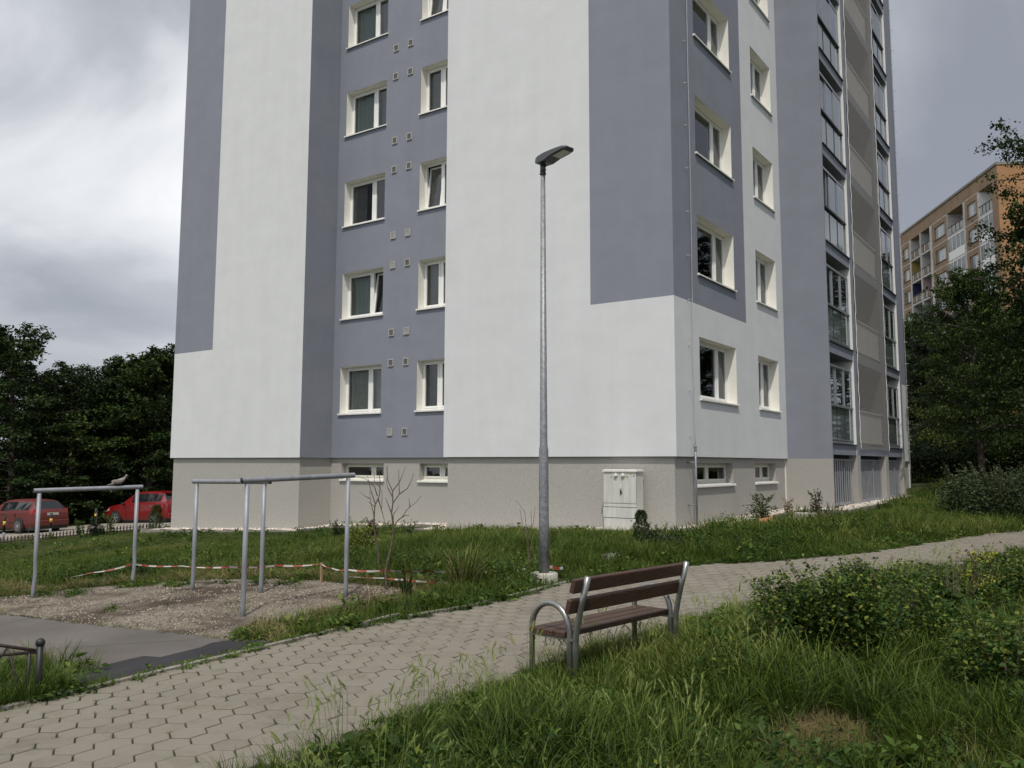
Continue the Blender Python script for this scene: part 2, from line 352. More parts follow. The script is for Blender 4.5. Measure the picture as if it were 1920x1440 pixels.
def sheet(name, poly, step, dz, m, parent=None, zf=None, wob=0, **k):
    """ground-hugging sheet inside a polygon"""
    pts = []
    for i in range(len(poly)):
        p, q = np.array(poly[i][:2], float), np.array(poly[(i + 1) % len(poly)][:2], float)
        nn = max(1, int(np.linalg.norm(q - p) / step))
        for j in range(nn):
            w = p + (q - p) * j / nn
            if wob and 0 < j: w = w + rng.normal(0, wob, 2)
            pts.append(w)
    nb = len(pts); A = np.array(pts); mn, mxx = A.min(0), A.max(0)
    gx, gy = np.meshgrid(np.arange(mn[0], mxx[0], step), np.arange(mn[1], mxx[1], step)); gp = np.stack([gx.ravel(), gy.ravel()], 1)
    gp = gp[inpoly(gp, A)]
    allp = [Vector((float(a), float(b_))) for a, b_ in np.vstack([A, gp])]
    r = geometry.delaunay_2d_cdt(allp, [(i, (i + 1) % nb) for i in range(nb)], [], 1, 1e-4)
    V2 = np.array([(p.x, p.y) for p in r[0]]); F = [tuple(f) for f in r[2]]
    z = (gz(V2[:, 0], V2[:, 1]) if zf is None else zf(V2)) + dz
    V = np.column_stack([V2, z]); F = np.array(F)
    n_ = np.cross(V[F[:, 1]] - V[F[:, 0]], V[F[:, 2]] - V[F[:, 0]])[:, 2] < 0; F[n_] = F[n_][:, ::-1]
    o = bpy.data.objects.new(name, np_mesh(name, V, F, m, smooth=True)); link(o, parent); tag(o, **k); return o

# outlines on the ground
path_up = [(-6.72, -9), (-6.72, 3), (-6.72, 6.6), (-6.55, 7.3), (-6.33, 8.2), (-6.26, 9.3), (-6.28, 10.3), (-5.9, 11.6), (-5.2, 12.35), (-4.15, 13.4), (-3.4, 14.6), (-2.72, 17), (-1.75, 20.3), (-.9, 23.5), (.8, 28), (3, 33)]
path_lo = [(4.6, 32), (2.4, 27), (.8, 22.6), (-.35, 19.3), (-1.1, 17), (-1.9, 14.4), (-2.6, 12.6), (-3.3, 10.8), (-3.75, 8.8), (-4.05, 6.8), (-4.08, 5), (-4.08, 3), (-4.1, -9)]
PATH = path_up + path_lo
g2 = lambda L_: [tuple(G(*p)[:2]) for p in L_]
ASPH = g2([(435, 1203), (300, 1186), (150, 1171), (0, 1153)]) + [(-19, 1.5), (-17, -6), (-7.4, -6), (-7.5, 2.6)] + g2([(60, 1262), (120, 1262), (180, 1258), (270, 1234), (300, 1236), (345, 1225)])
TAR = g2([(435, 1203), (500, 1204), (548, 1214), (470, 1232), (400, 1249), (330, 1262), (250, 1279), (185, 1290), (120, 1300), (100, 1275), (180, 1258), (270, 1233), (300, 1236), (345, 1225)])
GRAV = g2([(0, 1153), (0, 1121), (60, 1116), (130, 1106), (230, 1097), (300, 1093), (400, 1087), (500, 1086), (600, 1090), (690, 1098), (760, 1104), (745, 1114), (690, 1128), (640, 1141), (590, 1152), (540, 1166), (490, 1176), (465, 1186), (455, 1199), (435, 1203), (300, 1186), (150, 1171)])
GRAV = GRAV[:1] + [(-19, 4.2), (-18.5, 7.5)] + GRAV[1:]
ROAD = [tuple(pz(-260, 1052, 27)[:2]), tuple(pz(0, 1016, 30.5)[:2]), tuple(pz(200, 998, 31.5)[:2]), tuple(pz(330, 988, 33)[:2]), tuple(pz(600, 975, 36)[:2]), tuple(pz(600, 960, 49)[:2]), tuple(pz(330, 966, 48)[:2]), tuple(pz(200, 982, 44)[:2]), tuple(pz(100, 990, 42)[:2]), tuple(pz(-260, 1010, 40)[:2])]
STRIP_OUT = [(-25.5, 15.95), (-18.2, 15.95), (-18.2, 17.15), (-13.95, 17.15), (-13.95, 15.95), (-6.78, 15.95), (-6.78, 23.35), (-5.55, 23.35), (-5.55, 34.4)]
STRIP = STRIP_OUT + [(-6.2, 34.4), (-6.2, 23.95), (-7.42, 23.95), (-7.42, 16.55), (-13.35, 16.55), (-13.35, 17.75), (-18.75, 17.75), (-18.75, 16.55), (-25.5, 16.55)]
BED = [(-6.72, 17.6), (-6.72, 23.3), (-5.5, 23.3), (-5.5, 26.2), (-4.7, 25.6), (-4.7, 22), (-5.3, 19.5), (-6, 17.8)]
def strip_z(P):
    s = P[:, 0] + P[:, 1]
    return np.interp(s, [-9.5, -1.7, 3.1, 9.1, 16.6, 19, 28], [-2.12, -1.80, -1.56, -1.31, -1.20, -1.15, -1.12]) + EYE
HOUSE = [(-24.9, 16.5), (-24.9, 41.5), (-6.1, 41.5), (-6.1, 23.9), (-7.3, 23.9), (-7.3, 16.5)]

# ------------------------------------------------------------------ ground
def soil_mat():
    m, n, l, p = mk('soil_and_thatch'); p.inputs['Roughness'].default_value = 1; p.inputs['Specular IOR Level'].default_value = .1
    g = n.new('ShaderNodeNewGeometry'); a = n.new('ShaderNodeTexNoise'); a.inputs['Scale'].default_value = 1.3; a.inputs['Detail'].default_value = 8; l.new(g.outputs['Position'], a.inputs['Vector'])
    r = n.new('ShaderNodeValToRGB'); l.new(a.outputs[0], r.inputs[0]); e = r.color_ramp.elements
    e[0].position = .3; e[0].color = (.028, .036, .014, 1); e[1].position = .72; e[1].color = (.075, .085, .03, 1)
    l.new(r.outputs[0], p.inputs['Base Color'])
    b_ = n.new('ShaderNodeTexNoise'); b_.inputs['Scale'].default_value = 25; l.new(g.outputs['Position'], b_.inputs['Vector'])
    bp = n.new('ShaderNodeBump'); bp.inputs['Strength'].default_value = 1; bp.inputs['Distance'].default_value = .05; l.new(b_.outputs[0], bp.inputs['Height']); l.new(bp.outputs[0], p.inputs['Normal'])
    return m
M['soil'] = soil_mat()
def gravel_mat(name, cols, sc=55, soilc=(.09, .07, .05), amt=.5):
    m, n, l, p = mk(name); p.inputs['Roughness'].default_value = .95; p.inputs['Specular IOR Level'].default_value = .2
    g = n.new('ShaderNodeNewGeometry'); mp = n.new('ShaderNodeMapping'); mp.inputs['Scale'].default_value = (1, 1, 0); l.new(g.outputs['Position'], mp.inputs[0])
    vo = n.new('ShaderNodeTexVoronoi'); vo.inputs['Scale'].default_value = sc; l.new(mp.outputs[0], vo.inputs['Vector'])
    sp = n.new('ShaderNodeSeparateColor'); l.new(vo.outputs['Color'], sp.inputs[0])
    r = n.new('ShaderNodeValToRGB'); l.new(sp.outputs[0], r.inputs[0]); e = r.color_ramp.elements
    e[0].position = 0; e[0].color = (*cols[0], 1); e[1].position = 1; e[1].color = (*cols[-1], 1)
    for i, c in enumerate(cols[1:-1]): q = e.new((i + 1) / (len(cols) - 1)); q.color = (*c, 1)
    a = n.new('ShaderNodeTexNoise'); a.inputs['Scale'].default_value = .8; a.inputs['Detail'].default_value = 9; a.inputs['Roughness'].default_value = .68; l.new(mp.outputs[0], a.inputs['Vector'])
    mr = n.new('ShaderNodeMapRange'); mr.inputs[1].default_value = .43; mr.inputs[2].default_value = .58; l.new(a.outputs[0], mr.inputs[0]); mr.inputs[4].default_value = amt
    q = n.new('ShaderNodeMix'); q.data_type = 'RGBA'; l.new(mr.outputs[0], q.inputs[0]); l.new(r.outputs[0], q.inputs[6]); q.inputs[7].default_value = (*soilc, 1); l.new(q.outputs[2], p.inputs['Base Color'])
    bp = n.new('ShaderNodeBump'); bp.inputs['Strength'].default_value = .8; bp.inputs['Distance'].default_value = .02; bp.invert = True; l.new(vo.outputs['Distance'], bp.inputs['Height']); l.new(bp.outputs[0], p.inputs['Normal'])
    return m
M['gravel'] = gravel_mat('gravel_yard', [(.11, .092, .07), (.23, .20, .155), (.16, .135, .105), (.32, .285, .225)], 42, (.055, .038, .027), .9)
M['pebbled'] = gravel_mat('pebble_bed', [(.36, .32, .26), (.6, .56, .48), (.48, .4, .32), (.7, .67, .6)], 26, (.2, .17, .13), .3)
def asphalt_mat(name, c, var, crack=True):
    m, n, l, p = mk(name); p.inputs['Roughness'].default_value = .93; p.inputs['Specular IOR Level'].default_value = .25
    g = n.new('ShaderNodeNewGeometry')
    a = n.new('ShaderNodeTexNoise'); a.inputs['Scale'].default_value = .9; a.inputs['Detail'].default_value = 10; a.inputs['Roughness'].default_value = .6; l.new(g.outputs['Position'], a.inputs['Vector'])
    f = n.new('ShaderNodeTexNoise'); f.inputs['Scale'].default_value = 160; f.inputs['Detail'].default_value = 2; l.new(g.outputs['Position'], f.inputs['Vector'])
    s = n.new('ShaderNodeMath'); s.operation = 'MULTIPLY_ADD'; l.new(f.outputs[0], s.inputs[0]); s.inputs[1].default_value = .55; l.new(a.outputs[0], s.inputs[2])
    r = n.new('ShaderNodeValToRGB'); l.new(s.outputs[0], r.inputs[0]); e = r.color_ramp.elements
    e[0].position = .5; e[0].color = (*[q * (1 - var) for q in c], 1); e[1].position = 1.0; e[1].color = (*[q * (1 + var) for q in c], 1)
    co = r.outputs[0]
    if crack:
        v_ = n.new('ShaderNodeTexVoronoi'); v_.feature = 'DISTANCE_TO_EDGE'; v_.inputs['Scale'].default_value = .55
        w = n.new('ShaderNodeMix'); w.data_type = 'RGBA'; w.inputs[0].default_value = .35; l.new(g.outputs['Position'], w.inputs[6]); l.new(a.outputs['Color'], w.inputs[7]); l.new(w.outputs[2], v_.inputs['Vector'])
        mr = n.new('ShaderNodeMapRange'); mr.inputs[1].default_value = .002; mr.inputs[2].default_value = .007; mr.inputs[3].default_value = .62; mr.inputs[4].default_value = 1; l.new(v_.outputs[0], mr.inputs[0])
        q = n.new('ShaderNodeMix'); q.data_type = 'RGBA'; q.blend_type = 'MULTIPLY'; q.inputs[0].default_value = 1; l.new(co, q.inputs[6]); l.new(mr.outputs[0], q.inputs[7]); co = q.outputs[2]
    l.new(co, p.inputs['Base Color'])
    bp = n.new('ShaderNodeBump'); bp.inputs['Strength'].default_value = .5; bp.inputs['Distance'].default_value = .006; l.new(f.outputs[0], bp.inputs['Height']); l.new(bp.outputs[0], p.inputs['Normal'])
    return m
M['asph'] = asphalt_mat('worn_asphalt', (.108, .097, .087), .3)
M['tar'] = asphalt_mat('fresh_asphalt_patch', (.026, .026, .028), .5, False)
M['road'] = asphalt_mat('road_concrete', (.27, .24, .205), .15, False)

def axis(a, b_, fine0, fine1, fs):
    c = list(np.arange(fine0, fine1 + 1e-6, fs)); s = fs; x = fine1
    while x < b_: s *= 1.25; x += s; c.append(x)
    s = fs; x = fine0
    while x > a: s *= 1.25; x -= s; c.insert(0, x)
    return np.array(c)
ax, ay = axis(-420, 420, -26, 12, .35), axis(-120, 420, -3, 36, .35)
gx, gy = np.meshgrid(ax, ay); gzv = gz(gx, gy)
far = np.clip((np.hypot(gx, gy) - 90) / 80, 0, 1); gzv = gzv * (1 - far) + (EYE - 2.2) * far
nx, ny = len(ax), len(ay); ii = (np.arange(ny - 1)[:, None] * nx + np.arange(nx - 1)[None, :]).ravel()
Fg = np.stack([ii, ii + 1, ii + nx + 1, ii + nx], 1)
ground = bpy.data.objects.new('ground', np_mesh('ground', np.stack([gx.ravel(), gy.ravel(), gzv.ravel() - .006], 1), Fg, M['soil'], smooth=True))
link(ground); tag(ground, 'grassy ground falling away towards the parked cars', kind='structure')

sheet('asphalt_pavement', ASPH, .3, .010, M['asph'], label='worn grey asphalt yard with fine cracks', kind='structure')
sheet('asphalt_patch', TAR, .15, .016, M['tar'], label='dark fresh asphalt strip beside the paved path', kind='structure', wob=.028)
sheet('gravel_yard', GRAV, .25, .004, M['gravel'], label='patch of gravel and bare soil under the steel frames', kind='structure', wob=.05)
sheet('road', ROAD, .8, .03, M['road'], label='pale road where the two red cars are parked', kind='structure')
sheet('planting_bed', BED, .3, .015, mat('bed_soil', (.07, .045, .03), 1, var=.4, scale=9, bump=1, bscale=25), label='dark soil bed along the gravel strip', kind='structure')
sheet('gravel_strip', STRIP, .2, 0.0, M['pebbled'], zf=strip_z, label='pale pebble strip round the foot of the house', kind='structure')

# ------------------------------------------------------------------ footpath of hexagonal pavers
foot = empty('footpath', (-5.4, 5, g1(-5.4, 5)), None, None); tag(foot, 'path of beige hexagonal concrete pavers curving past the bench', kind='structure')
bed = sheet('joint_bed', PATH, .25, .022, M['joint'], parent=None)
bed.parent = foot; bed.location = -foot.location
HEXW = .222                                      # flat to flat along the path
def hexmesh(name, tint):
    rO, rI = HEXW / math.sqrt(3) - .0066, HEXW / math.sqrt(3) - .0115
    V = []
    for rr, z in ((rO, -.05), (rO, -.0035), (rI, 0)):
        for k in range(6):
            an = math.pi / 3 * k + math.pi / 6; V.append((rr * math.cos(an), rr * math.sin(an), z))
    F = []
    for t in (0, 1):
        for k in range(6): F.append((t * 6 + k, t * 6 + (k + 1) % 6, (t + 1) * 6 + (k + 1) % 6, (t + 1) * 6 + k))
    F.append(tuple(range(12, 18)))
    me = bpy.data.meshes.new(name); me.from_pydata(V, [], F); me.materials.append(M['paver'])
    at = me.attributes.new('tint', 'FLOAT', 'POINT'); at.data.foreach_set('value', [tint] * 18); me.update(); return me
hexm = [hexmesh('paver', t) for t in (.1, .35, .5, .62, .8)]
cen = []
rp = HEXW * math.sqrt(3) / 2                       # rows run along the path (y)
for j in range(-45, 190):                        # rows run across the path
    for i in range(0, 60): cen.append((-6.60 + i * HEXW + (-HEXW / 2 if j % 2 else 0), .1 + j * rp))
cen = np.array(cen); up = np.array(PATH)
cen = cen[inpoly(cen, up)]
cen = cen[np.argsort(np.hypot(cen[:, 0], cen[:, 1]))]
vis = []
def toimg(P):
    v_ = np.array([P[0], P[1], P[2] - EYE]); c = _M @ (v_[0] * _b + v_[1] * _a + np.array([0, -v_[2], 0])); return CX + CF * c[0] / max(c[2], 1e-3), CY + CF * c[1] / max(c[2], 1e-3), c[2]
pos = []
for x, y in cen:
    e_ = .05; z = g1(x, y); nx_ = -(g1(x + e_, y) - z) / e_; ny_ = -(g1(x, y + e_) - z) / e_
    nx_ += rng.normal(0, .0025); ny_ += rng.normal(0, .0025)
    pos.append((x, y, z + .036 + rng.normal(0, .0016), nx_, ny_, rng.normal(0, .012)))
cnt = 0; rest = []
for P in pos:
    X, Y, Zc = toimg(P)
    if Zc > 1 and -30 < X < 1950 and Y < 1480 and cnt < 300 and Zc > 3.5:
        o = bpy.data.objects.new('paver', hexm[int(rng.integers(5))]); o.location = Vector(P[:3]) - foot.location
        o.rotation_euler = (-P[4], P[3], P[5]); COL.objects.link(o); o.parent = foot; cnt += 1
    else: rest.append(P)
hv = np.array([v_.co[:] for v_ in hexm[0].vertices]); VV = []; TT = []; FF4 = []; FF6 = []
base4 = np.array([list(p.vertices) for p in hexm[0].polygons if len(p.vertices) == 4])
# split the top hexagon into two quads so that every face of the joined part has four corners
top4 = np.array([(12, 13, 14, 15), (12, 15, 16, 17)]); allq = np.vstack([base4, top4])
for k, P in enumerate(rest):
    z = hv[:, 2] + P[2] + hv[:, 0] * -P[3] * 1 + hv[:, 1] * -P[4] * 1
    VV.append(np.column_stack([hv[:, 0] + P[0], hv[:, 1] + P[1], z])); TT += [rng.uniform(.1, .8)] * 18; FF4.append(allq + k * 18)
if rest:
    o = bpy.data.objects.new('paver_field', np_mesh('paver_field', np.vstack(VV) - np.array(foot.location), np.vstack(FF4), M['paver'], tint=TT)); link(o, foot); tag(o, kind='stuff')
# kerb along the far edge of the path
kb = path_up[:9]
def along(poly, step):
    res = []; carry = 0
    for i in range(len(poly) - 1):
        p, q = np.array(poly[i], float), np.array(poly[i + 1], float); d_ = np.linalg.norm(q - p); t = carry
        while t < d_: res.append((*(p + (q - p) * t / d_), math.atan2(q[1] - p[1], q[0] - p[0]))); t += step
        carry = t - d_
    return res
kme = MB().box((-.495, -.03, -.12), (.495, .03, .0), M['kerb']).mesh('kerb_stone')
pk = empty('path_kerb', (-6.76, 5, g1(-6.76, 5)), None, None); tag(pk, 'thin concrete kerb along the far side of the paved path', kind='structure')
for x, y, an in along([(-6.79, .5), (-6.79, 6.7), (-6.62, 7.4), (-6.42, 8.3), (-6.36, 9.5), (-6.38, 10.3)], 1.0):
    cx_, cy_ = x + .5 * math.cos(an), y + .5 * math.sin(an)
    o = inst('kerb_stone', kme, Vector((cx_, cy_, g1(cx_, cy_) + .055)) - pk.location, pk, rz=an)
    o.rotation_euler.y = -(g1(x + math.cos(an), y + math.sin(an)) - g1(x, y))
# edging of the pebble strip
ed = empty('gravel_strip_kerb', (-6.78, 16, strip_z(np.array([[-6.78, 16.]]))[0]), None, None); tag(ed, 'grey concrete edging of the pebble strip round the house', kind='structure')
eme = MB().box((-.497, -.03, -.22), (.497, .03, 0), M['kerb']).mesh('kerb_stone')
for i in range(len(STRIP_OUT) - 1):
    p, q = np.array(STRIP_OUT[i]), np.array(STRIP_OUT[i + 1]); d_ = np.linalg.norm(q - p); nn = max(1, round(d_)); an = math.atan2(q[1] - p[1], q[0] - p[0])
    for j in range(nn):
        c = p + (q - p) * (j + .5) / nn; z = strip_z(np.array([c]))[0] + .025
        o = inst('kerb_stone', eme, Vector((c[0], c[1], z)) - ed.location, ed, rz=an); o.scale.x = d_ / nn
# ------------------------------------------------------------------ the tall house
XL, XS, XV, XC, XB = -24.86, -18.72, -13.50, -9.315, -7.31     # left corner, recess sides, stripe, front corner
YA, YR, YI, YE, YW, YK = 16.448, 17.645, 23.88, 33.77, 33.77, 41.5
XBAY = -6.10; ZL = EYE + .17; ZT = EYE + 23.3; ZS = EYE + 3.54; FH = 2.8; NF = 8; ZG = EYE - 3.4
house = empty('apartment_building', (-7.31, 16.45, EYE - 1.31), 'tall grey and white panel block of flats with blue grey stripes', 'apartment building')
def wall(name, kind, c, u0, u1, z0, z1, holes=(), cols=None, flip=False, parent=house, extra_z=()):
    """kind 'y': plane y=c spanned by x; kind 'x': plane x=c spanned by y. cols(u,z) -> material"""
    us = sorted({u0, u1, *[h[0] for h in holes], *[h[1] for h in holes], *(cols[1] if cols else [])}); us = [u for u in us if u0 - 1e-6 <= u <= u1 + 1e-6]
    zs = sorted({z0, z1, *[h[2] for h in holes], *[h[3] for h in holes], *(cols[2] if cols else [])}); zs = [z for z in zs if z0 - 1e-6 <= z <= z1 + 1e-6]
    mb = MB()
    for i in range(len(us) - 1):
        for j in range(len(zs) - 1):
            um, zm = (us[i] + us[i + 1]) / 2, (zs[j] + zs[j + 1]) / 2
            if any(h[0] < um < h[1] and h[2] < zm < h[3] for h in holes): continue
            q = [(us[i], zs[j]), (us[i + 1], zs[j]), (us[i + 1], zs[j + 1]), (us[i], zs[j + 1])]
            P = [(u, c, z) for u, z in q] if kind == 'y' else [(c, u, z) for u, z in q]
            if flip: P.reverse()
            mb.face(P, cols[0](um, zm) if cols else M['blue'])
    return mb.build(name, parent)
# window openings
zf = [EYE + 1.45 + FH * k for k in range(NF)]; WH = 1.37
AB = (-18.42, -16.78); AS = (-15.45, -13.95); BB = (17.77, 20.05); BS = (21.66, 23.30)
hA = [(a[0], a[1], z, z + WH) for z in zf for a in (AB, AS)]
hB = [(a[0], a[1], z, z + WH) for z in zf for a in (BB, BS)]
bz0, bz1 = EYE - .45, EYE + .01
pA = [(-18.37, -16.70, bz0, bz1), (-15.38, -13.88, bz0, bz1)]
pB = [(17.6, 19.88, bz0, bz1 + .03), (21.43, 23.08, bz0, bz1 + .03)]
lc = lambda u, z: M['blue'] if (u < -22.87 and z > ZS) else M['light']
wall('front_wall', 'y', YA, XL, XS, ZL, ZT, cols=(lc, [-22.87], [ZS]))
rc = lambda u, z: M['blue'] if (u > XC and z > ZS) else M['light']
wall('front_wall', 'y', YA, XV, XB, ZL, ZT, cols=(rc, [XC], [ZS]))
wall('recess_wall', 'y', YR, XS, XV, ZL, ZT, holes=hA)
wall('recess_side_wall', 'x', XS, YA, YR, ZL, ZT)
wall('recess_side_wall', 'x', XV, YA, YR, ZL, ZT, flip=True, cols=(lambda u, z: M['light'], [], []))
bc = lambda u, z: M['blue'] if (u < 20.82 and z > ZS) else M['light']
wall('side_wall', 'x', XB, YA, YI, ZL, ZT, holes=hB, cols=(bc, [20.82], [ZS]))
wall('side_wall', 'x', XB, YW, YK, ZL, ZT, cols=(lambda u, z: M['blue'] if z > ZS else M['light'], [], [ZS]))
wall('bay_end_wall', 'y', YI, XB - .08, XBAY, ZG, ZT, cols=(lambda u, z: M['blue'] if z > ZL else M['plinth'], [], [ZL]))
wall('left_wall', 'x', XL, YA, YK, ZL, ZT, flip=True, cols=(lambda u, z: M['light'], [], []))
wall('rear_wall', 'y', YK, XL, XB, ZG, ZT, flip=True, cols=(lambda u, z: M['light'], [], []))
ins = .08
mb = MB()
for (x0, x1, y0, y1) in ((XL, XS, YA, YK), (XS, XV, YR, YK), (XV, XB, YA, YK)):
    mb.face([(x0, y0, ZT), (x1, y0, ZT), (x1, y1, ZT), (x0, y1, ZT)], M['kerb'])
mb.face([(XB, YI, ZT), (XBAY, YI, ZT), (XBAY, YE, ZT), (XB, YE, ZT)], M['kerb'])
mb.build('roof', house)
mb = MB()   # underside of the overhanging insulation
for P in ([(XL, YA), (XS, YA), (XS, YR + ins), (XS - ins, YR + ins), (XS - ins, YA + ins), (XL + ins, YA + ins)], [(XS, YR), (XV, YR), (XV, YR + ins), (XS, YR + ins)],
          [(XV, YA), (XB, YA), (XB, YI), (XB - ins, YI), (XB - ins, YA + ins), (XV + ins, YA + ins), (XV + ins, YR + ins), (XV, YR + ins)],
          [(XL, YA + ins), (XL + ins, YA + ins), (XL + ins, YK), (XL, YK)], [(XB - ins, YW), (XB, YW), (XB, YK), (XB - ins, YK)]):
    mb.face([(x, y, ZL) for x, y in reversed(P)], M['alu'])
mb.build('drip_edge', house); LAST[0]['kind'] = 'stuff'
pc = (lambda u, z: M['plinth'], [], [])
wall('plinth', 'y', YA + ins, XL + ins, XS - ins, ZG, ZL, cols=pc)
wall('plinth', 'y', YA + ins, XV + ins, XB - ins, ZG, ZL, cols=pc)
wall('plinth', 'y', YR + ins, XS - ins, XV + ins, ZG, ZL, holes=pA, cols=pc)
wall('plinth', 'x', XS - ins, YA + ins, YR + ins, ZG, ZL, cols=pc)
wall('plinth', 'x', XV + ins, YA + ins, YR + ins, ZG, ZL, cols=pc, flip=True)
wall('plinth', 'x', XB - ins, YA + ins, YI, ZG, ZL, holes=pB, cols=pc)
wall('plinth', 'x', XB - ins, YW, YK, ZG, ZL, cols=pc)
wall('plinth', 'x', XL + ins, YA + ins, YK, ZG, ZL, cols=pc, flip=True)
MB().box((XB - ins, YI - .03, ZG), (XB - ins + .025, YI, ZL - .002), M['sill'], 'kb').build('corner_bead', house)

def ring(mb, x0, x1, z0, z1, w, y0, y1, m):
    mb.box((x0, y0, z0), (x1, y1, z0 + w), m); mb.box((x0, y0, z1 - w), (x1, y1, z1), m)
    mb.box((x0, y0, z0 + w), (x0 + w, y1, z1 - w), m); mb.box((x1 - w, y0, z0 + w), (x1, y1, z1 - w), m)
def curtain_mesh(w, h, m, seed, hang=1.0):
    r = random.Random(seed); n = max(8, int(w / .035)); V = []; ph = r.random() * 6
    for i in range(n + 1):
        x = w * i / n; y = .02 * math.sin(x * 38 + ph) + .012 * math.sin(x * 17 + 2 * ph)
        V += [(x, y, h * (1 - hang)), (x, y * .7, h)]
    F = [(2 * i, 2 * i + 2, 2 * i + 3, 2 * i + 1) for i in range(n)]
    me = bpy.data.meshes.new('curtain'); me.from_pydata(V, [], F); me.materials.append(m)
    me.polygons.foreach_set('use_smooth', [True] * n); me.update(); return me
_wc = {}
def window(loc, rz, w, h, splits, d=.25, fm='pvc', rm='reveal', tilt=(), curt=None, key='', seed=0, label=None):
    fmm, rmm = M[fm], M[rm]
    if key not in _wc:
        D = {}
        mb = MB(); t = .10                                   # reveals
        mb.face([(0, 0, 0), (0, d + .07, 0), (0, d + .07, h), (0, 0, h)], rmm); mb.face([(w, 0, 0), (w, 0, h), (w, d + .07, h), (w, d + .07, 0)], rmm)
        mb.face([(0, 0, h), (0, d + .07, h), (w, d + .07, h), (w, 0, h)], rmm); mb.face([(0, 0, 0), (w, 0, 0), (w, d + .07, 0), (0, d + .07, 0)], rmm)
        D['reveal'] = mb.mesh('reveal')
        mb = MB(); fb = .05; ring(mb, .0015, w - .0015, .02, h - .0015, .055, d, d + .065, fmm)
        for s in splits: mb.box((s - .04, d + .001, .075), (s + .04, d + .064, h - .057), fmm)
        D['frame'] = mb.mesh('frame')
        mb = MB()                                            # metal sill, sloping out past the wall
        mb.raw([(-.03, -.055, -.012), (w + .03, -.055, -.012), (w + .03, d, .028), (-.03, d, .028), (-.03, -.055, -.045), (w + .03, -.055, -.045), (w + .03, -.0, -.02), (-.03, -.0, -.02)],
               [(0, 1, 2, 3), (0, 4, 5, 1), (4, 7, 6, 5), (0, 3, 7, 4), (1, 5, 6, 2)], M['sill'])
        mb.box((-.034, -.057, -.045), (-.028, .0, .004), M['sill']); mb.box((w + .028, -.057, -.045), (w + .034, .0, .004), M['sill'])
        D['sill'] = mb.mesh('sill')
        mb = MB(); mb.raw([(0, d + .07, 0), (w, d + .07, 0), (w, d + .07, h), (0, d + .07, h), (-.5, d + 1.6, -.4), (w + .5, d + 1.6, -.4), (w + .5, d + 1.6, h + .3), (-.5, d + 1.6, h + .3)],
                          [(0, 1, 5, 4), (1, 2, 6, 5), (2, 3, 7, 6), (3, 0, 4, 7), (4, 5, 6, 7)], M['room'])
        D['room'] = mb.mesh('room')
        for i, (a, b_) in enumerate(zip([.05] + [s + .035 for s in splits], [s - .035 for s in splits] + [w - .05])):
            mb = MB(); sw, sh = b_ - a, h - .125; ring(mb, 0, sw, 0, sh, .05, -.0, .06, fmm); D['sash%d' % i] = (mb.mesh('sash'), (a, d - .012, .072))
            mb = MB(); mb.face([(.045, .03, .045), (sw - .045, .03, .045), (sw - .045, .03, sh - .045), (.045, .03, sh - .045)], M['glass']); D['pane%d' % i] = (mb.mesh('pane'), (a, d - .012, .072))
        _wc[key] = D
    D = _wc[key]
    root = bpy.data.objects.new('window', D['frame']); root.location = Vector(loc) - house.location; root.rotation_euler.z = rz; link(root, house)
    for n_ in ('reveal', 'sill', 'room'): inst(n_, D[n_], (0, 0, 0), root)
    for i in range(len(splits) + 1):
        me, p = D['sash%d' % i]; s = inst('sash', me, p, root); q = inst('pane', D['pane%d' % i][0], p, root)
        if i in tilt: s.rotation_euler.x = q.rotation_euler.x = -R(7)
    if curt:
        for (m_, x0, x1, hang) in curt: inst('curtain', curtain_mesh(x1 - x0, h - .15, M[m_], seed + x0, hang), (x0, d + .16, .07), root)
    return root
rr = random.Random(3)
for k, z in enumerate(zf):
    cA = [[('curtain', .1, 1.5, 1)], [('curtaing', .1, 1.0, 1)], [('curtaind', .1, .55, 1)], [('curtaing', .1, .98, 1), ('curtaind', 1.1, 1.5, 1)], [('curtaing', .1, 1.0, 1), ('curtaind', 1.1, 1.5, 1)]][k % 5]
    window((AB[0], YR, z), 0, AB[1] - AB[0], WH, [1.0], curt=cA, tilt=((1,) if k in (1, 6) else ()), key='a', seed=k)
    window((AS[0], YR, z), 0, AS[1] - AS[0], WH, [.62], curt=[('curtaind', .08, .6, 1)], tilt=((0,) if k in (2, 4) else ()), key='b', seed=k + 9)
    window((XB, BB[0], z), R(90), BB[1] - BB[0], WH, [1.62], curt=[('curtaind', 1.7, 2.2, 1)] + ([('curtain', .1, .8, 1)] if k % 3 == 1 else []), key='c', seed=k + 20)
    window((XB, BS[0], z), R(90), BS[1] - BS[0], WH, [.98], curt=[('curtaind', 1.0, 1.6, 1)] if k % 2 == 0 else [('curtaing', .1, 1.58, 1)], key='d', seed=k + 30)
window((pA[0][0], YR + ins, bz0), 0, 1.67, .46, [1.13], d=.18, fm='pvcold', rm='plinth', key='e')
window((pA[1][0], YR + ins, bz0), 0, 1.50, .46, [.66], d=.18, fm='pvcold', rm='plinth', tilt=(1,), key='f')
window((XB - ins, pB[0][0], bz0), R(90), 2.28, .49, [1.06], d=.18, fm='pvcold', rm='plinth', key='g')
window((XB - ins, pB[1][0], bz0), R(90), 1.65, .49, [.95], d=.18, fm='pvcold', rm='plinth', key='h')
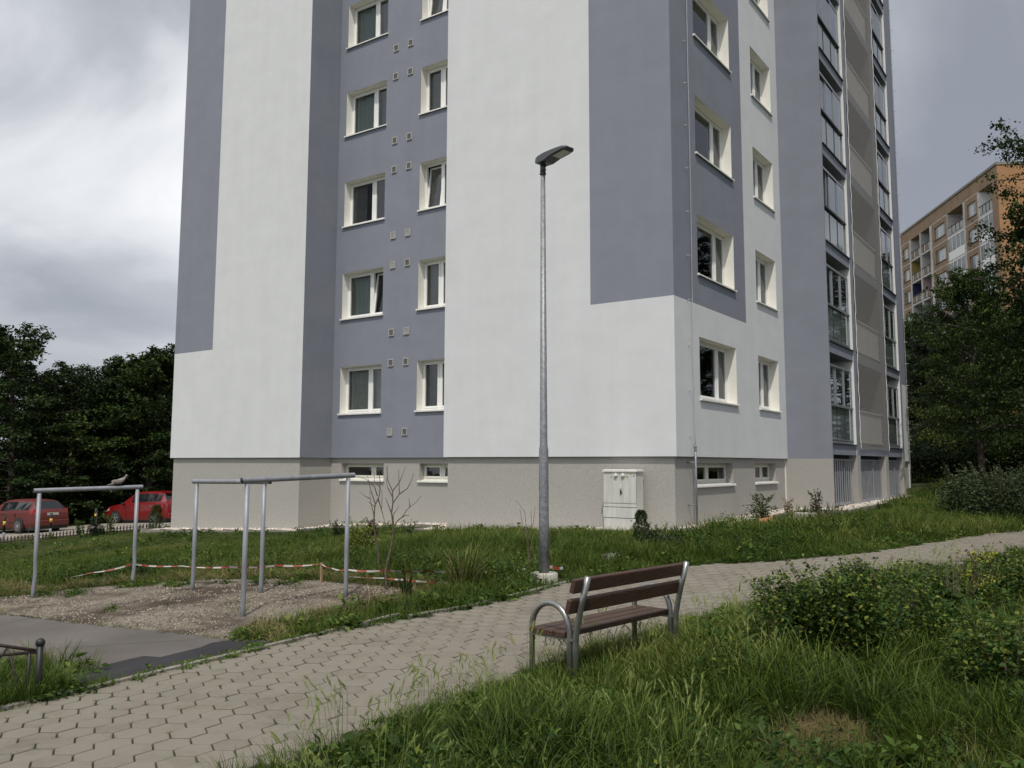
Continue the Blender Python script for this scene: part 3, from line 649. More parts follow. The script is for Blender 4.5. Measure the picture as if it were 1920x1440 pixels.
# square vent covers
vm = MB(); ring(vm, -.095, .095, -.10, .10, .02, -.03, 0, M['ventl']); vm.box((-.075, -.016, -.08), (.075, 0, .08), M['vent'])
for i in range(6): vm.box((-.074, -.024, -.072 + i * .026), (.074, -.016, -.060 + i * .026), M['vent'])
vme = vm.mesh('vent_cover')
vml = vme.copy(); vml.materials[1] = M['ventl']
for k in range(NF):
    for dz in (.88, 2.83 - .01):
        for x in (-16.41, -15.85):
            z = EYE + dz + FH * k; inst('vent_cover', vml if rr.random() < .3 and k < 3 else vme, Vector((x, YR, z)) - house.location, house)

# loggia bay
YC1, YC2, YC3, YC4 = 26.60, 27.00, 30.52, 30.95; Y0, Y9 = YI + .05, 33.45
XG = -6.19
mb = MB()
for (y0, y1) in ((YI, Y0), (YC1, YC2), (YC3, YC4), (Y9, YE)):
    z0 = EYE + .285
    mb.face([(XBAY, y0, z0), (XBAY, y1, z0), (XBAY, y1, ZT), (XBAY, y0, ZT)], M['blue'])
    mb.face([(XBAY, y0, ZG), (XBAY, y1, ZG), (XBAY, y1, z0), (XBAY, y0, z0)], M['plinth'])
    if y0 > YI:    # faces looking towards the viewer are white, the middle loggia's coloured as shade
        mb.face([(XB, y0, z0), (XBAY, y0, z0), (XBAY, y0, ZT), (XB, y0, ZT)], M['logshade'] if y0 == YC3 else M['white'])
        mb.face([(XB, y0, ZG), (XBAY, y0, ZG), (XBAY, y0, z0), (XB, y0, z0)], M['plinth'])
    mb.face([(XBAY, y1, z0), (XB, y1, z0), (XB, y1, ZT), (XBAY, y1, ZT)], M['white'])
    mb.face([(XBAY, y1, ZG), (XB, y1, ZG), (XB, y1, z0), (XBAY, y1, z0)], M['plinth'])
mb.build('bay_pier', house)
sp = MB()
for (y0, y1) in ((Y0, YC1), (YC2, YC3), (YC4, Y9)): sp.box((XB, y0 + .001, 0), (XBAY - .012, y1 - .001, .29), M['blue'])
for (y0, y1) in ((Y0, YC1), (YC4, Y9)): sp.box((XBAY - .02, y0 + .004, .291), (XBAY + .035, y1 - .004, .31), M['aludark'])
sme = sp.mesh('loggia_slab')
bw = MB(); bw.box((XB - .05, Y0, 0), (XB - .01, YC2, 2.5), M['logwall']); bw.box((XB - .05, YC2, 0), (XB - .01, YC3, 2.5), M['logshade']); bw.box((XB - .05, YC3, 0), (XB - .01, Y9, 2.5), M['logwall'])  # middle bay wall darkened in colour to stand for its shade
for (y0, y1) in ((Y0, YC1), (YC2, YC3), (YC4, Y9)):
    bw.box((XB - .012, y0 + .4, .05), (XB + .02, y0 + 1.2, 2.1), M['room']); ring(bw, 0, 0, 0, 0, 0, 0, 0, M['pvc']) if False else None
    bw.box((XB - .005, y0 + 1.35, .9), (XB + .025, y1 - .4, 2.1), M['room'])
bme = bw.mesh('loggia_rear_wall')
def glazing(y0, y1, k, seed):
    r = random.Random(seed); fr = MB(); w = y1 - y0
    z0 = .31
    fr.box((XG - .03, y0 + .005, z0), (XG + .035, y1 - .08, z0 + .07), M['alu'])          # bottom rail
    fr.box((XG - .02, y0 + .005, z0 + .09), (XG + .03, y1 - .1, z0 + .125), M['alu'])
    fr.box((XG - .03, y0 + .005, 1.33), (XG + .06, y1 - .1, 1.385), M['aludark'] if k > 1 else M['alu'])  # hand rail
    fr.box((XG - .03, y0 + .005, 2.44), (XG + .03, y1 - .08, 2.505), M['alu'])           # head
    fr.box((XG - .03, y1 - .12, z0 + .07), (XG + .03, y1 - .07, 2.44), M['alu'])
    n = 3 if w < 2.6 else 3
    for i in range(1, n): yy = y0 + (w - .1) * i / n; fr.box((XG - .006, yy - .009, z0 + .125), (XG + .012, yy + .009, 1.33), M['aludark'])
    return fr.mesh('glazing_frame')
def add_bay(k, y0, y1, seed):
    z = EYE + .285 + FH * k; r = random.Random(seed)
    f = inst('glazing', glazing(y0, y1, k, seed), Vector((0, 0, z)) - house.location, house)
    n = 3; w = (y1 - y0 - .12) / n
    for i in range(n):
        a = y0 + .01 + i * w
        g = MB(); g.face([(XG, a + .01, .44), (XG, a + w - .01, .44), (XG, a + w - .01, 1.33), (XG, a + .01, 1.33)], M['railglass']); inst('rail_pane', g.mesh('rail_pane'), (0, 0, 0), f)
    open_ = (r.random() < .45) and k > 0; sh = (0, 0, 0)
    for i in range(n):
        a = y0 + .01 + i * w
        if open_ and i == 0: a = a + w - .22; 
        xx = XG + (-.025, .0, .02)[i]
        g = MB(); g.face([(xx, a + .03, 1.42), (xx, a + w - .03, 1.42), (xx, a + w - .03, 2.42), (xx, a + .03, 2.42)], M['bglass']); o = inst('sliding_pane', g.mesh('sliding_pane'), (0, 0, 0), f)
        g = MB(); g.box((xx - .012, a - .0, 1.386), (xx + .014, a + .035, 2.439), M['alu']); g.box((xx - .012, a + w - .035, 1.386), (xx + .014, a + w, 2.439), M['alu']); g.box((xx - .01, a + .035, 1.386), (xx + .012, a + w - .035, 1.42), M['alu']); inst('sliding_frame', g.mesh('sliding_frame'), (0, 0, 0), f)
nets = MB(); nrail = MB()
for k in range(NF + 1):
    z = EYE + .285 + FH * k
    inst('loggia_slab', sme, Vector((0, 0, z)) - house.location, house)
    if k == NF: break
    inst('loggia_rear_wall', bme, Vector((0, 0, z + .29)) - house.location, house)
    add_bay(k, Y0, YC1, 100 + k); add_bay(k, YC4, Y9, 200 + k)
    # railing of the middle loggia, behind the net
    f = MB(); f.box((XBAY - .1, YC2 + .01, 1.33), (XBAY - .04, YC3 - .01, 1.385), M['loglight']); f.box((XBAY - .1, YC2 + .01, .38), (XBAY - .05, YC3 - .01, .43), M['loglight'])
    f = inst('balcony_rail', f.mesh('balcony_rail'), Vector((0, 0, z)) - house.location, house)
    n = 6; w = (YC3 - YC2 - .04) / n
    for i in range(n):
        g = MB(); g.box((XBAY - .085, YC2 + .02 + i * w + .02, .43), (XBAY - .07, YC2 + .02 + (i + 1) * w - .02, 1.33), M['loglight']); inst('rail_panel', g.mesh('rail_panel'), (0, 0, 0), f)
# safety net over the middle loggias
m, n, l, p = mk('safety_net'); p.inputs['Base Color'].default_value = (.31, .295, .275, 1); p.inputs['Roughness'].default_value = .9
tco = n.new('ShaderNodeTexCoord'); wv = n.new('ShaderNodeTexWave'); wv.bands_direction = 'Z'; wv.inputs['Scale'].default_value = 7.5; wv.inputs['Distortion'].default_value = .6; wv.inputs['Detail'].default_value = 2; l.new(tco.outputs['Object'], wv.inputs['Vector'])
mr = n.new('ShaderNodeMapRange'); mr.inputs[3].default_value = .34; mr.inputs[4].default_value = .62; l.new(wv.outputs[0], mr.inputs[0])
tr = n.new('ShaderNodeBsdfTransparent'); ms = n.new('ShaderNodeMixShader'); l.new(mr.outputs[0], ms.inputs[0]); l.new(tr.outputs[0], ms.inputs[1]); l.new(p.outputs[0], ms.inputs[2]); l.new(ms.outputs[0], n['Material Output'].inputs[0])
NV = []; nu, nz_ = 24, 120; zb, zt_ = EYE + .44, ZT - .2
for j in range(nz_ + 1):
    for i in range(nu + 1):
        u = i / nu; zz_ = zb + (zt_ - zb) * j / nz_; e_ = min(u, 1 - u)
        NV.append((XBAY + .03 + .004 * math.sin(u * 9 + zz_ * .8) * min(1, e_ * 6), YC2 - .06 + (YC3 - YC2 + .5) * u, zz_ + (.06 * math.sin(u * math.pi) if j == 0 else 0)))
NF4 = [(j * (nu + 1) + i, j * (nu + 1) + i + 1, (j + 1) * (nu + 1) + i + 1, (j + 1) * (nu + 1) + i) for j in range(nz_) for i in range(nu)]
me = bpy.data.meshes.new('safety_net'); me.from_pydata([Vector(v_) - house.location for v_ in NV], [], NF4); me.materials.append(m); o = bpy.data.objects.new('safety_net', me); link(o, house)
rp_ = MB()
for yy in (YC2 - .06, YC3 + .44):
    pts = [(XBAY + .035 + .008 * math.sin(z_ * 9), yy + .012 * math.sin(z_ * 14), z_) for z_ in np.arange(zb, zt_, .11)]
    rp_.tube(pts, .012, M['sill'], 4)
rp_.build('net_rope', house)
# sheet-metal screens between the piers at ground level
for (y0, y1, sk) in ((Y0, YC1 - .07, .225), (YC2 - .1, YC3, .16), (YC4, Y9 - .04, .16)):
    xs_ = XBAY - .17
    s = MB(); nn = int((y1 - y0) / sk)
    for i in range(nn):
        a = y0 + (y1 - y0) * i / nn; s.box((xs_ + .008, a + .012, EYE - 1.05), (xs_ + .016, a + sk * .66, EYE + .13), M['slat'])
    fr = MB(); fr.box((xs_ - .03, y0, EYE - 1.12), (xs_ + .045, y1, EYE - 1.05), M['slat']); fr.box((xs_ - .03, y0, EYE + .13), (xs_ + .045, y1, EYE + .17), M['slat']); fr.box((xs_ + .03, y0 + (y1 - y0) * .62, EYE - 1.05), (xs_ + .05, y0 + (y1 - y0) * .62 + .05, EYE + .13), M['slat'])
    fr.box((xs_ - .06, y0, EYE - 1.3), (xs_ - .05, y1, EYE + .28), M['room'])
    f = fr.build('metal_screen', house); q = s.build('metal_slats', None); q.parent = f; q.location = -Vector(house.location); q['kind'] = 'stuff'
    for v_ in q.data.vertices: pass
# lightning conductor down the side wall
mb = MB(); yy = 17.22; mb.tube([(XB + .09, yy + .01 * math.sin(z_), z_) for z_ in np.linspace(EYE + .25, ZT, 60)], .007, M['wire'], 6)
mb.tube([(XB + .09, yy, EYE + .42), (XB + .09, yy + .01, EYE - 1.27)], .022, M['steel'], 10)
for z_ in np.arange(EYE + .62, ZT, .98): mb.tube([(XB, yy - .07, z_ - .05), (XB + .02, yy - .07, z_), (XB + .09, yy, z_)], .006, M['wire'], 5)
for z_ in (EYE + .05, EYE - .85): mb.tube([(XB - ins, yy - .05, z_), (XB + .09, yy, z_)], .010, M['steel'], 6)
for z_ in (EYE + .3, EYE + .36): mb.box((XB + .06, yy - .03, z_), (XB + .12, yy + .03, z_ + .02), M['steel'])
mb.build('lightning_conductor', house)
mb = MB(); mb.tube([(XB + .06, 41.3, z_) for z_ in np.linspace(EYE - 1.2, ZT, 20)], .012, M['wire'], 6)
for z_ in np.arange(EYE + .6, ZT, .98): mb.tube([(XB, 41.3, z_), (XB + .16, 41.34, z_)], .012, M['wire'], 5)
mb.build('lightning_conductor', house)
# ------------------------------------------------------------------ street lamp
lx, ly = G(1020, 1090)[:2]; lz = g1(lx, ly)
lamp = empty('street_lamp', (lx, ly, lz), 'galvanised street lamp on a round concrete footing beside the path', 'street lamp')
MB().cyl((lx, ly, lz - .3), .20, .42, M['conc'], 36, bev=.012).build('footing', lamp)
ptop = pz(1018, 322, 12.45)
top = Vector((ptop[0], ptop[1], ptop[2])); b0 = Vector((lx, ly, lz + .11))
mb = MB(); mb.tube([b0, b0.lerp(top, .12), b0.lerp(top, .30), b0.lerp(top, .305), b0.lerp(top, .31), top], [.076, .072, .068, .063, .056, .034], M['steel'], 20); mb.build('pole', lamp)
hb = MB(); hb.tube([top + Vector((0, 0, -.03)), top + Vector((0, 0, -.03)) + Vector((0, 0, .155))], [.043, .043], M['lamph'], 14)
hb.tube([top + Vector((0, 0, -.045)), top + Vector((0, 0, -.028))], [.05, .05], M['lamph'], 14); hb.build('spigot', lamp)
# flat tapered head rising to the right in the view, over the path
_h = hw(.70, -.71); hd = Vector((_h[0], _h[1], 0)).normalized(); sd_ = Vector((-hd.y, hd.x, 0)); c0 = top + Vector((0, 0, .15)) - hd * .09
def headpt(s, w, h): return c0 + hd * s + sd_ * w + Vector((0, 0, s * .07 + h))
prof = [(0, .085, .055, -.02), (.06, .105, .075, -.045), (.2, .115, .085, -.05), (.34, .12, .08, -.015), (.5, .125, .07, .0), (.6, .115, .06, .012), (.635, .085, .05, .022)]
V = []; F = []
for s, w, ht, hb_ in prof: V += [headpt(s, -w, hb_), headpt(s, -w * .92, ht), headpt(s, w * .92, ht), headpt(s, w, hb_)]
for i in range(len(prof) - 1):
    for j in range(4): F.append((i * 4 + j, i * 4 + (j + 1) % 4, i * 4 + 4 + (j + 1) % 4, i * 4 + 4 + j))
F += [(3, 2, 1, 0), tuple(len(V) - 4 + j for j in range(4))]
mb = MB(); mb.raw(V, F, M['lamph']); o = mb.build('lamp_head', lamp); bevel(o, .012)
mb = MB(); mb.face([headpt(.36, -.085, -.022), headpt(.58, -.085, .002), headpt(.58, .085, .002), headpt(.36, .085, -.022)], M['lens']); mb.build('lens', lamp)
mb = MB()
for z_ in (.02, .07): mb.tube([top + Vector((0, 0, z_)), top + Vector((0, 0, z_)) + hd * .065], .008, M['lamph'], 6)
mb.build('clamp_screw', lamp)

# ------------------------------------------------------------------ bench, its back to the lawn
bx, by = -3.577, 6.616; bzz = EYE - 1.75
bench = empty('park_bench', (bx, by, bzz), 'brown plank park bench with bent steel tube legs, its back to the grass', 'bench', rz=R(-8))
def bl(x, y, z): return Vector((x, y, z))
HY, SY, BY = .72, .755, .815
for s in (-1, 1):
    y = s * HY
    pts = [bl(-.25, y, -.15), bl(-.25, y, .40)] + [bl(-.055 - .195 * math.cos(a), y, .44 + .21 * math.sin(a)) for a in np.linspace(0, math.pi, 13)] + [bl(.14, y, .40), bl(.14, y, -.15)]
    MB().tube(pts, .024, M['stain'], 12).build('arm_hoop', bench, world=False)
    y2 = y + .01
    pts = [bl(.19, y2, -.15), bl(.19, y2, .34), bl(.195, y2, .42), bl(.215, y2, .52), bl(.25, y2, .66), bl(.318, y2, .885)]
    MB().tube(pts, .025, M['stain'], 12).build('back_post', bench, world=False)
    mb = MB(); mb.box((-.25, y - .02, .382), (.19, y + .02, .399), M['stain']); mb.build('seat_bracket', bench, world=False)
    mb = MB()
    for (x_, z_) in ((.262, .66), (.308, .815)): mb.ball((x_ - .002, y2 - .004, z_), .013, M['stain'], 8, 5)
    mb.build('bolts', bench, world=False); LAST[0]['kind'] = 'stuff'
for x in (-.188, -.065, .058):
    mb = MB(); mb.box((x - .056, -SY, .400), (x + .056, SY, .445), M['wood']); bevel(mb.build('seat_plank', bench, world=False), .008)
for (xa, za) in ((.198, .655), (.246, .815)):
    mb = MB(); cs, sn = math.cos(R(15)), math.sin(R(15)); w2, t2 = .056, .022
    P = [(-t2, -w2), (t2, -w2), (t2, w2), (-t2, w2)]; P = [(xa + p * cs + q * sn, za - p * sn + q * cs) for p, q in P]
    V = [(p, -BY, q) for p, q in P] + [(p, BY, q) for p, q in P]
    mb.raw(V, [(0, 1, 2, 3), (7, 6, 5, 4), (0, 4, 5, 1), (1, 5, 6, 2), (2, 6, 7, 3), (3, 7, 4, 0)], M['wood']); bevel(mb.build('back_plank', bench, world=False), .008)

# ------------------------------------------------------------------ steel tube frames
def frame(label, pA_, pB_, ztop, ov=(.1, .1), bend=None, extra=0, zb=None):
    a, b_ = np.array(pA_[:2]), np.array(pB_[:2]); d_ = (b_ - a) / np.linalg.norm(b_ - a)
    za, zb_ = g1(*a), g1(*b_); e = empty('carpet_beating_frame', (a[0], a[1], za), label, 'tube frame', 'steel tube frames on the gravel yard')
    zt = ztop if isinstance(ztop, tuple) else (ztop, ztop)
    for i, (p, z, zz2) in enumerate(((a, za, zt[0]), (b_, zb_, zt[1]))):
        bd = bend[i] if bend else (0, 0)
        pts = [(p[0] + bd[0] * .1, p[1] + bd[1] * .1, z - .1), (p[0] + bd[0] * .1, p[1] + bd[1] * .1, z + .12), (p[0] - bd[0] * .3, p[1] - bd[1] * .3, z + .36), (p[0], p[1], z + .60), (p[0], p[1], zz2 - .02)]
        MB().tube(pts, .030, M['steelp'], 12).build('post', e)
    p0, p1 = a - d_ * ov[0], b_ + d_ * ov[1]; t = MB()
    t.tube([(p0[0], p0[1], zt[0] + .02), (p1[0], p1[1], zt[1] + .02)], .034, M['steelp'], 14, cap=False)
    t.tube([(p0[0], p0[1], zt[0] + .02), (p1[0], p1[1], zt[1] + .02)], .027, M['black'], 10, cap=True)
    t.build('crossbar', e); return e
zt1 = pz(455, 901, 10.35)[2] - .02; zt1b = pz(650, 891, 11.62)[2] - .02
r1 = frame('nearest steel tube frame, left of the lamp, its bar highest in view', G(455, 1157), G(648, 1119), (zt1, zt1b), (.08, .1), zb=1)
lA, lB = G(62, 1122), G(249, 1098); zl1, zl2 = pz(62, 920, 13.21)[2] - .02, pz(250, 913, 14.16)[2] - .02
r2 = frame('leftmost steel tube frame with slightly bent posts and a dove on its bar', lA, lB, (zl1, zl2), (.08, .08), bend=((.0, -.04), (.0, -.045)))
r3 = frame('rear steel tube frame, running along the house behind the nearest one', G(361, 1107), G(489, 1113), (pz(362, 903, 12.87)[2] - .02, pz(489, 903, 12.16)[2] - .02), (.08, .12))
# ------------------------------------------------------------------ collared dove on the leftmost bar
t_ = .80; dp = lA[:2] + (lB[:2] - lA[:2]) * t_; dzz = zl1 + (zl2 - zl1) * t_ + .056
dove = empty('dove', (dp[0], dp[1], dzz), 'grey beige dove perched near the right end of the leftmost steel bar', 'bird')
dv = (lB[:2] - lA[:2]); dv /= np.linalg.norm(dv)
M['dove'] = mat('dove_feathers', (.24, .20, .185), .85, var=.14, scale=30); M['doved'] = mat('dove_wing', (.20, .17, .15), .85, var=.2, scale=30)
prof = [(-.185, .012, .004, .005), (-.12, .018, .022, .010), (-.07, .034, .045, .03), (-.02, .047, .060, .042), (.035, .050, .075, .045), (.07, .040, .098, .036), (.088, .026, .125, .024), (.096, .024, .145, .023), (.106, .021, .158, .020), (.122, .008, .158, .008), (.136, .002, .155, .002)]
V = []; F = []; n = 12
for (s, rw, zc, rh) in prof:
    for j in range(n):
        an = 2 * math.pi * j / n; V.append((s, rw * math.cos(an), zc + rh * math.sin(an)))
for i in range(len(prof) - 1):
    for j in range(n): F.append((i * n + j, i * n + (j + 1) % n, (i + 1) * n + (j + 1) % n, (i + 1) * n + j))
dove.rotation_euler.z = math.atan2(dv[1], dv[0])
mb = MB(); mb.raw(V, F, M['dove'], True); mb.build('body', dove, world=False)
for s in (-1, 1):
    mb = MB(); mb.ball((-.035, s * .040, .060), .078, M['doved'], 12, 8, (1, .16, .42)); mb.build('wing', dove, world=False)
    mb = MB(); mb.ball((.108, s * .019, .160), .004, M['black'], 8, 6); mb.build('eye', dove, world=False)
    mb = MB(); mb.tube([(.02, s * .015, .03), (.02, s * .015, -.004), (.045, s * .015, -.006)], .003, M['red'], 5); mb.build('foot', dove, world=False)
mb = MB(); mb.tube([(.122, 0, .157), (.148, 0, .150)], [.004, .001], M['black'], 6); mb.build('beak', dove, world=False)
mb = MB(); mb.tube([(.082, 0, .118), (.088, 0, .128)], [.030, .0275], M['black'], 12, cap=False); mb.build('neck_ring', dove, world=False)

# ------------------------------------------------------------------ electrical cabinet by the wall
ycf = 16.10; a1 = on_y(1131, 985, ycf); a2 = on_y(1195, 985, ycf); czt = on_y(1131, 880, ycf)[2]; cz0 = EYE - 1.42
x0, x1, dep = a1[0], a2[0], .33
cab = empty('electrical_cabinet', (x0, ycf, EYE - 1.33), 'beige double-door electrical cabinet standing against the plinth left of the house corner', 'electrical cabinet')
mb = MB(); mb.box((x0 + .015, ycf + .02, cz0), (x1 - .015, ycf + dep - .004, czt - .05), M['cab']); bevel(mb.build('body', cab), .008)
mb = MB(); V = [(x0 - .012, ycf - .02, czt - .055), (x1 + .012, ycf - .02, czt - .055), (x1 + .012, ycf + dep, czt - .055), (x0 - .012, ycf + dep, czt - .055)]
V += [(p[0], p[1], czt - .02) for p in V] + [(x0 + .03, ycf + .03, czt), (x1 - .03, ycf + .03, czt), (x1 - .03, ycf + dep - .02, czt), (x0 + .03, ycf + dep - .02, czt)]
mb.raw(V, [(3, 2, 1, 0)] + [(i, (i + 1) % 4, 4 + (i + 1) % 4, 4 + i) for i in range(4)] + [(4 + i, 4 + (i + 1) % 4, 8 + (i + 1) % 4, 8 + i) for i in range(4)] + [(8, 9, 10, 11)], M['cab']); mb.build('lid', cab)
H_ = czt - EYE; zd0 = czt - .70; xm = (x0 + x1) / 2
for (u0, u1) in ((x0 + .018, xm - .003), (xm + .003, x1 - .018)):
    mb = MB(); mb.box((u0, ycf + .002, zd0), (u1, ycf + .022, czt - .062), M['cab'])
    k = u0 + .03
    while k < u1 - .02: mb.box((k, ycf - .002, zd0 + .02), (k + .012, ycf + .004, czt - .17), M['cab']); k += .035
    mb.build('door', cab)
mb = MB(); mb.box((x0 + .015, ycf + .005, zd0 - .075), (x1 - .015, ycf + .018, zd0 - .012), M['cab']); mb.box((x0 + .005, ycf - .0, zd0 - .30), (x1 - .005, ycf + .019, zd0 - .09), M['cab']); mb.box((x0 + .015, ycf + .005, cz0), (x1 - .015, ycf + .018, zd0 - .315), M['cab']); mb.build('base_panel', cab); LAST[0]['kind'] = 'stuff'
mb = MB(); mb.box((x0 + .014, ycf + .012, cz0), (x1 - .014, ycf + .0205, czt - .06), M['cabd']); mb.build('seam', cab)
for xx in (xm - .085, xm + .085):
    mb = MB(); c_ = Vector((xx, ycf + .002, czt - .125)); mb.tube([c_, c_ + Vector((0, -.03, 0)), c_ + Vector((0, -.042, 0)), c_ + Vector((0, -.0425, 0))], [.044, .042, .030, .001], M['pvcold'], 18); mb.build('vent_knob', cab)
mb = MB(); mb.box((xm + .01, ycf - .018, czt - .40), (xm + .05, ycf + .003, czt - .33), M['pvcold']); mb.build('handle', cab)
mb = MB(); mb.ball((xm + .03, ycf - .012, czt - .45), .02, M['iron'], 8, 6); mb.ball((xm + .036, ycf - .016, czt - .485), .024, M['iron'], 8, 6, (1, .7, 1)); mb.build('padlock', cab); LAST[0]['kind'] = 'stuff'
M['stick_y'] = mat('sticker_yellow', (.62, .42, .06), .5); M['stick_w'] = mat('sticker_white', (.6, .6, .6), .5); M['stick_r'] = mat('sticker_red', (.40, .12, .06), .5)
for xx, mm in ((xm - .19, 'kerb'), (xm + .18, 'stick_r')):
    mb = MB(); zz2 = czt - .165; mb.face([(xx - .024, ycf - .0035, zz2), (xx + .024, ycf - .0035, zz2), (xx, ycf - .0035, zz2 + .042)], M[mm]); mb.face([(xx - .015, ycf - .0042, zz2 + .005), (xx + .015, ycf - .0042, zz2 + .005), (xx, ycf - .0042, zz2 + .031)], M['stick_w' if mm == 'kerb' else 'stick_y']); mb.box((xx - .002, ycf - .006, zz2 + .008), (xx + .002, ycf - .0045, zz2 + .024), M['black']); mb.build('warning_triangle', cab)
mb = MB(); mb.face([(x1 - .15, ycf - .0035, czt - .10), (x1 - .10, ycf - .0035, czt - .10), (x1 - .10, ycf - .0035, czt - .075), (x1 - .15, ycf - .0035, czt - .075)], M['stick_y']); mb.face([(x1 - .15, ycf - .0035, czt - .15), (x1 - .10, ycf - .0035, czt - .15), (x1 - .10, ycf - .0035, czt - .12), (x1 - .15, ycf - .0035, czt - .12)], M['stick_w'])
mb.face([(x1 - .085, ycf - .0035, czt - .14), (x1 - .045, ycf - .0035, czt - .14), (x1 - .065, ycf - .0035, czt - .10)], M['kerb']); mb.build('sticker', cab)
LAST[0]['kind'] = 'stuff'

# ------------------------------------------------------------------ low railing at the edge of the yard
fp = pz(71, 1285, 6.9); fpx, fpy = fp[0], fp[1]; fpz = g1(fpx, fpy); zball = pz(72, 1208, 6.9)[2]
rail = empty('low_railing', (fpx, fpy, fpz), 'low dark iron railing with a ball-topped post at the left edge of the path', 'railing')
MB().cyl((fpx, fpy, fpz - .15), .028, zball - fpz + .15, M['iron'], 16, r2=.026).build('post', rail)
MB().ball((fpx, fpy, zball + .012), .036, M['iron'], 16, 10).build('ball_cap', rail)
dd = hw(-.882, -.471); dr = Vector((dd[0], dd[1], 0)); zr = pz(66, 1222, 6.9)[2]; P0 = Vector((fpx, fpy, 0))
MB().tube([P0 + dr * .02 + Vector((0, 0, zr)), P0 + dr * 1.3 + Vector((0, 0, zr))], .012, M['rust'], 10).build('lower_bar', rail)
MB().tube([P0 + dr * .02 + Vector((0, 0, zr + .01)), P0 + dr * .45 + Vector((0, 0, zr + .12)), P0 + dr * .65 + Vector((0, 0, zr + .145)), P0 + dr * .85 + Vector((0, 0, zr + .12)), P0 + dr * 1.28 + Vector((0, 0, zr + .01))], .013, M['rust'], 10).build('arched_bar', rail)
MB().tube([P0 + dr * .07 + Vector((0, 0, zr)), P0 + dr * .07 + Vector((0, 0, fpz - .1))], .012, M['iron'], 8).build('upright', rail)
ap = P0 + dr * .22 + Vector((0, 0, zr + .055))
for s_ in (-.12, .28): MB().tube([ap, P0 + dr * (.22 + s_) + Vector((0, 0, fpz))], .009, M['iron'] if s_ > 0 else M['rust'], 8).build('brace', rail)
MB().tube([P0 + dr * 1.3 + Vector((0, 0, fpz - .1)), P0 + dr * 1.3 + Vector((0, 0, zball))], .027, M['iron'], 12).build('post', rail)

# ------------------------------------------------------------------ red and white barrier tape
def tape(label, pts, w=.026, sag=.02, seed=0, parent=None):
    r = random.Random(seed); P = [Vector(p) for p in pts]; path = []
    for i in range(len(P) - 1):
        n = max(2, int((P[i + 1] - P[i]).length / .05))
        for j in range(n):
            t = j / n; q = P[i].lerp(P[i + 1], t); q.z -= sag * 4 * t * (1 - t); path.append(q)
    path.append(P[-1]); mb = MB(); ph = r.random() * 6; L_ = 0
    for i in range(len(path) - 1):
        d_ = (path[i + 1] - path[i]); L_ += d_.length; s_ = Vector((-d_.y, d_.x, 0)).normalized()
        def ed(k, q):
            a = .5 + .9 * math.sin(k * .11 + ph) + .4 * math.sin(k * .031 + 2 * ph); u = Vector((0, 0, 1)) * math.cos(a) + s_ * math.sin(a); return q - u * w / 2, q + u * w / 2
        a0, a1_ = ed(i, path[i]); b0_, b1 = ed(i + 1, path[i + 1]); mb.face([a0, b0_, b1, a1_], M['red'] if int(L_ / .16) % 2 else M['tapew'], True)
    o = mb.build('barrier_tape'); tag(o, label, 'barrier tape', 'red and white barrier tape along the lawn edge'); return o
tape('red and white barrier tape rising to the right post of the leftmost steel frame', [pz(48, 1092, 13.3), pz(90, 1086, 13.5), pz(170, 1074, 13.8), pz(247, 1058, 14.12)], seed=1)
tape('long red and white barrier tape stretched across the lawn behind the rear steel frame', [pz(252, 1058, 14.15), pz(340, 1061, 13.8), pz(430, 1063, 13.5), pz(520, 1060, 13.2), pz(603, 1057, 13.0)], seed=2)
tape('red and white barrier tape between the wooden stake and the dry grass tuft', [pz(603, 1057, 13.0), pz(622, 1065, 12.8), pz(650, 1068, 12.6), pz(725, 1069, 12.5), pz(800, 1069, 12.6), pz(850, 1071, 12.7), pz(930, 1071, 12.9), pz(985, 1066, 13.0)], seed=3)
tape('slack lower red and white tape lying below the taut one near the bare sapling', [pz(655, 1081, 11.9), pz(720, 1084, 12.0), pz(760, 1087, 12.1), pz(800, 1091, 12.0), pz(870, 1091, 12.1)], w=.024, seed=4, sag=.005)
tape('crumpled end of red and white tape just right of the lamp pole', [pz(1031, 1064, 12.5), pz(1036, 1062, 12.6), pz(1043, 1066, 12.5), pz(1056, 1065, 12.6)], w=.04, seed=5, sag=0)
sx = pz(603, 1060, 13.0); o = MB().box((sx[0] - .015, sx[1] - .015, g1(sx[0], sx[1]) - .1), (sx[0] + .015, sx[1] + .015, sx[2] + .04), M['conc']).build('wooden_stake'); o.data.materials[0] = mat('stake_wood', (.30, .2, .11), .8); tag(o, 'short wooden stake holding the barrier tape in the lawn', 'stake')

# ------------------------------------------------------------------ bollards by the road
def bollard(px, ptop_, pb, Z, label, n):
    p = pz(px, pb, Z); z0 = g1(p[0], p[1]); zt = pz(px, ptop_, Z)[2]
    e = empty('bollard', (p[0], p[1], z0), label, 'bollard', 'striped bollards along the road'); h = zt - z0; r_ = .045
    MB().cyl((p[0], p[1], z0 - .1), r_ * .92, h * .52 + .1, M['steelp'], 14).build('post', e)
    q = MB(); q.cyl((p[0], p[1], z0 + h * .38), r_, h * .62, M['black'], 14, bev=.01); q.build('sleeve', e)
    q = MB(); q.cyl((p[0], p[1], z0 + h * .62), r_ + .003, h * .16, M['yellow'], 14); q.build('yellow_band', e)
bollard(6, 966, 1018, 30, 'striped bollard at the left picture edge in front of the faded red car', 0)
bollard(94, 962, 1007, 31, 'striped bollard before the rear number plate of the faded red car', 1)
bollard(178, 953, 1000, 31.5, 'striped bollard right behind the little pompon pine', 2)
bollard(255, 945, 993, 32.5, 'striped bollard in front of the bright red car, seen beside the steel post', 3)

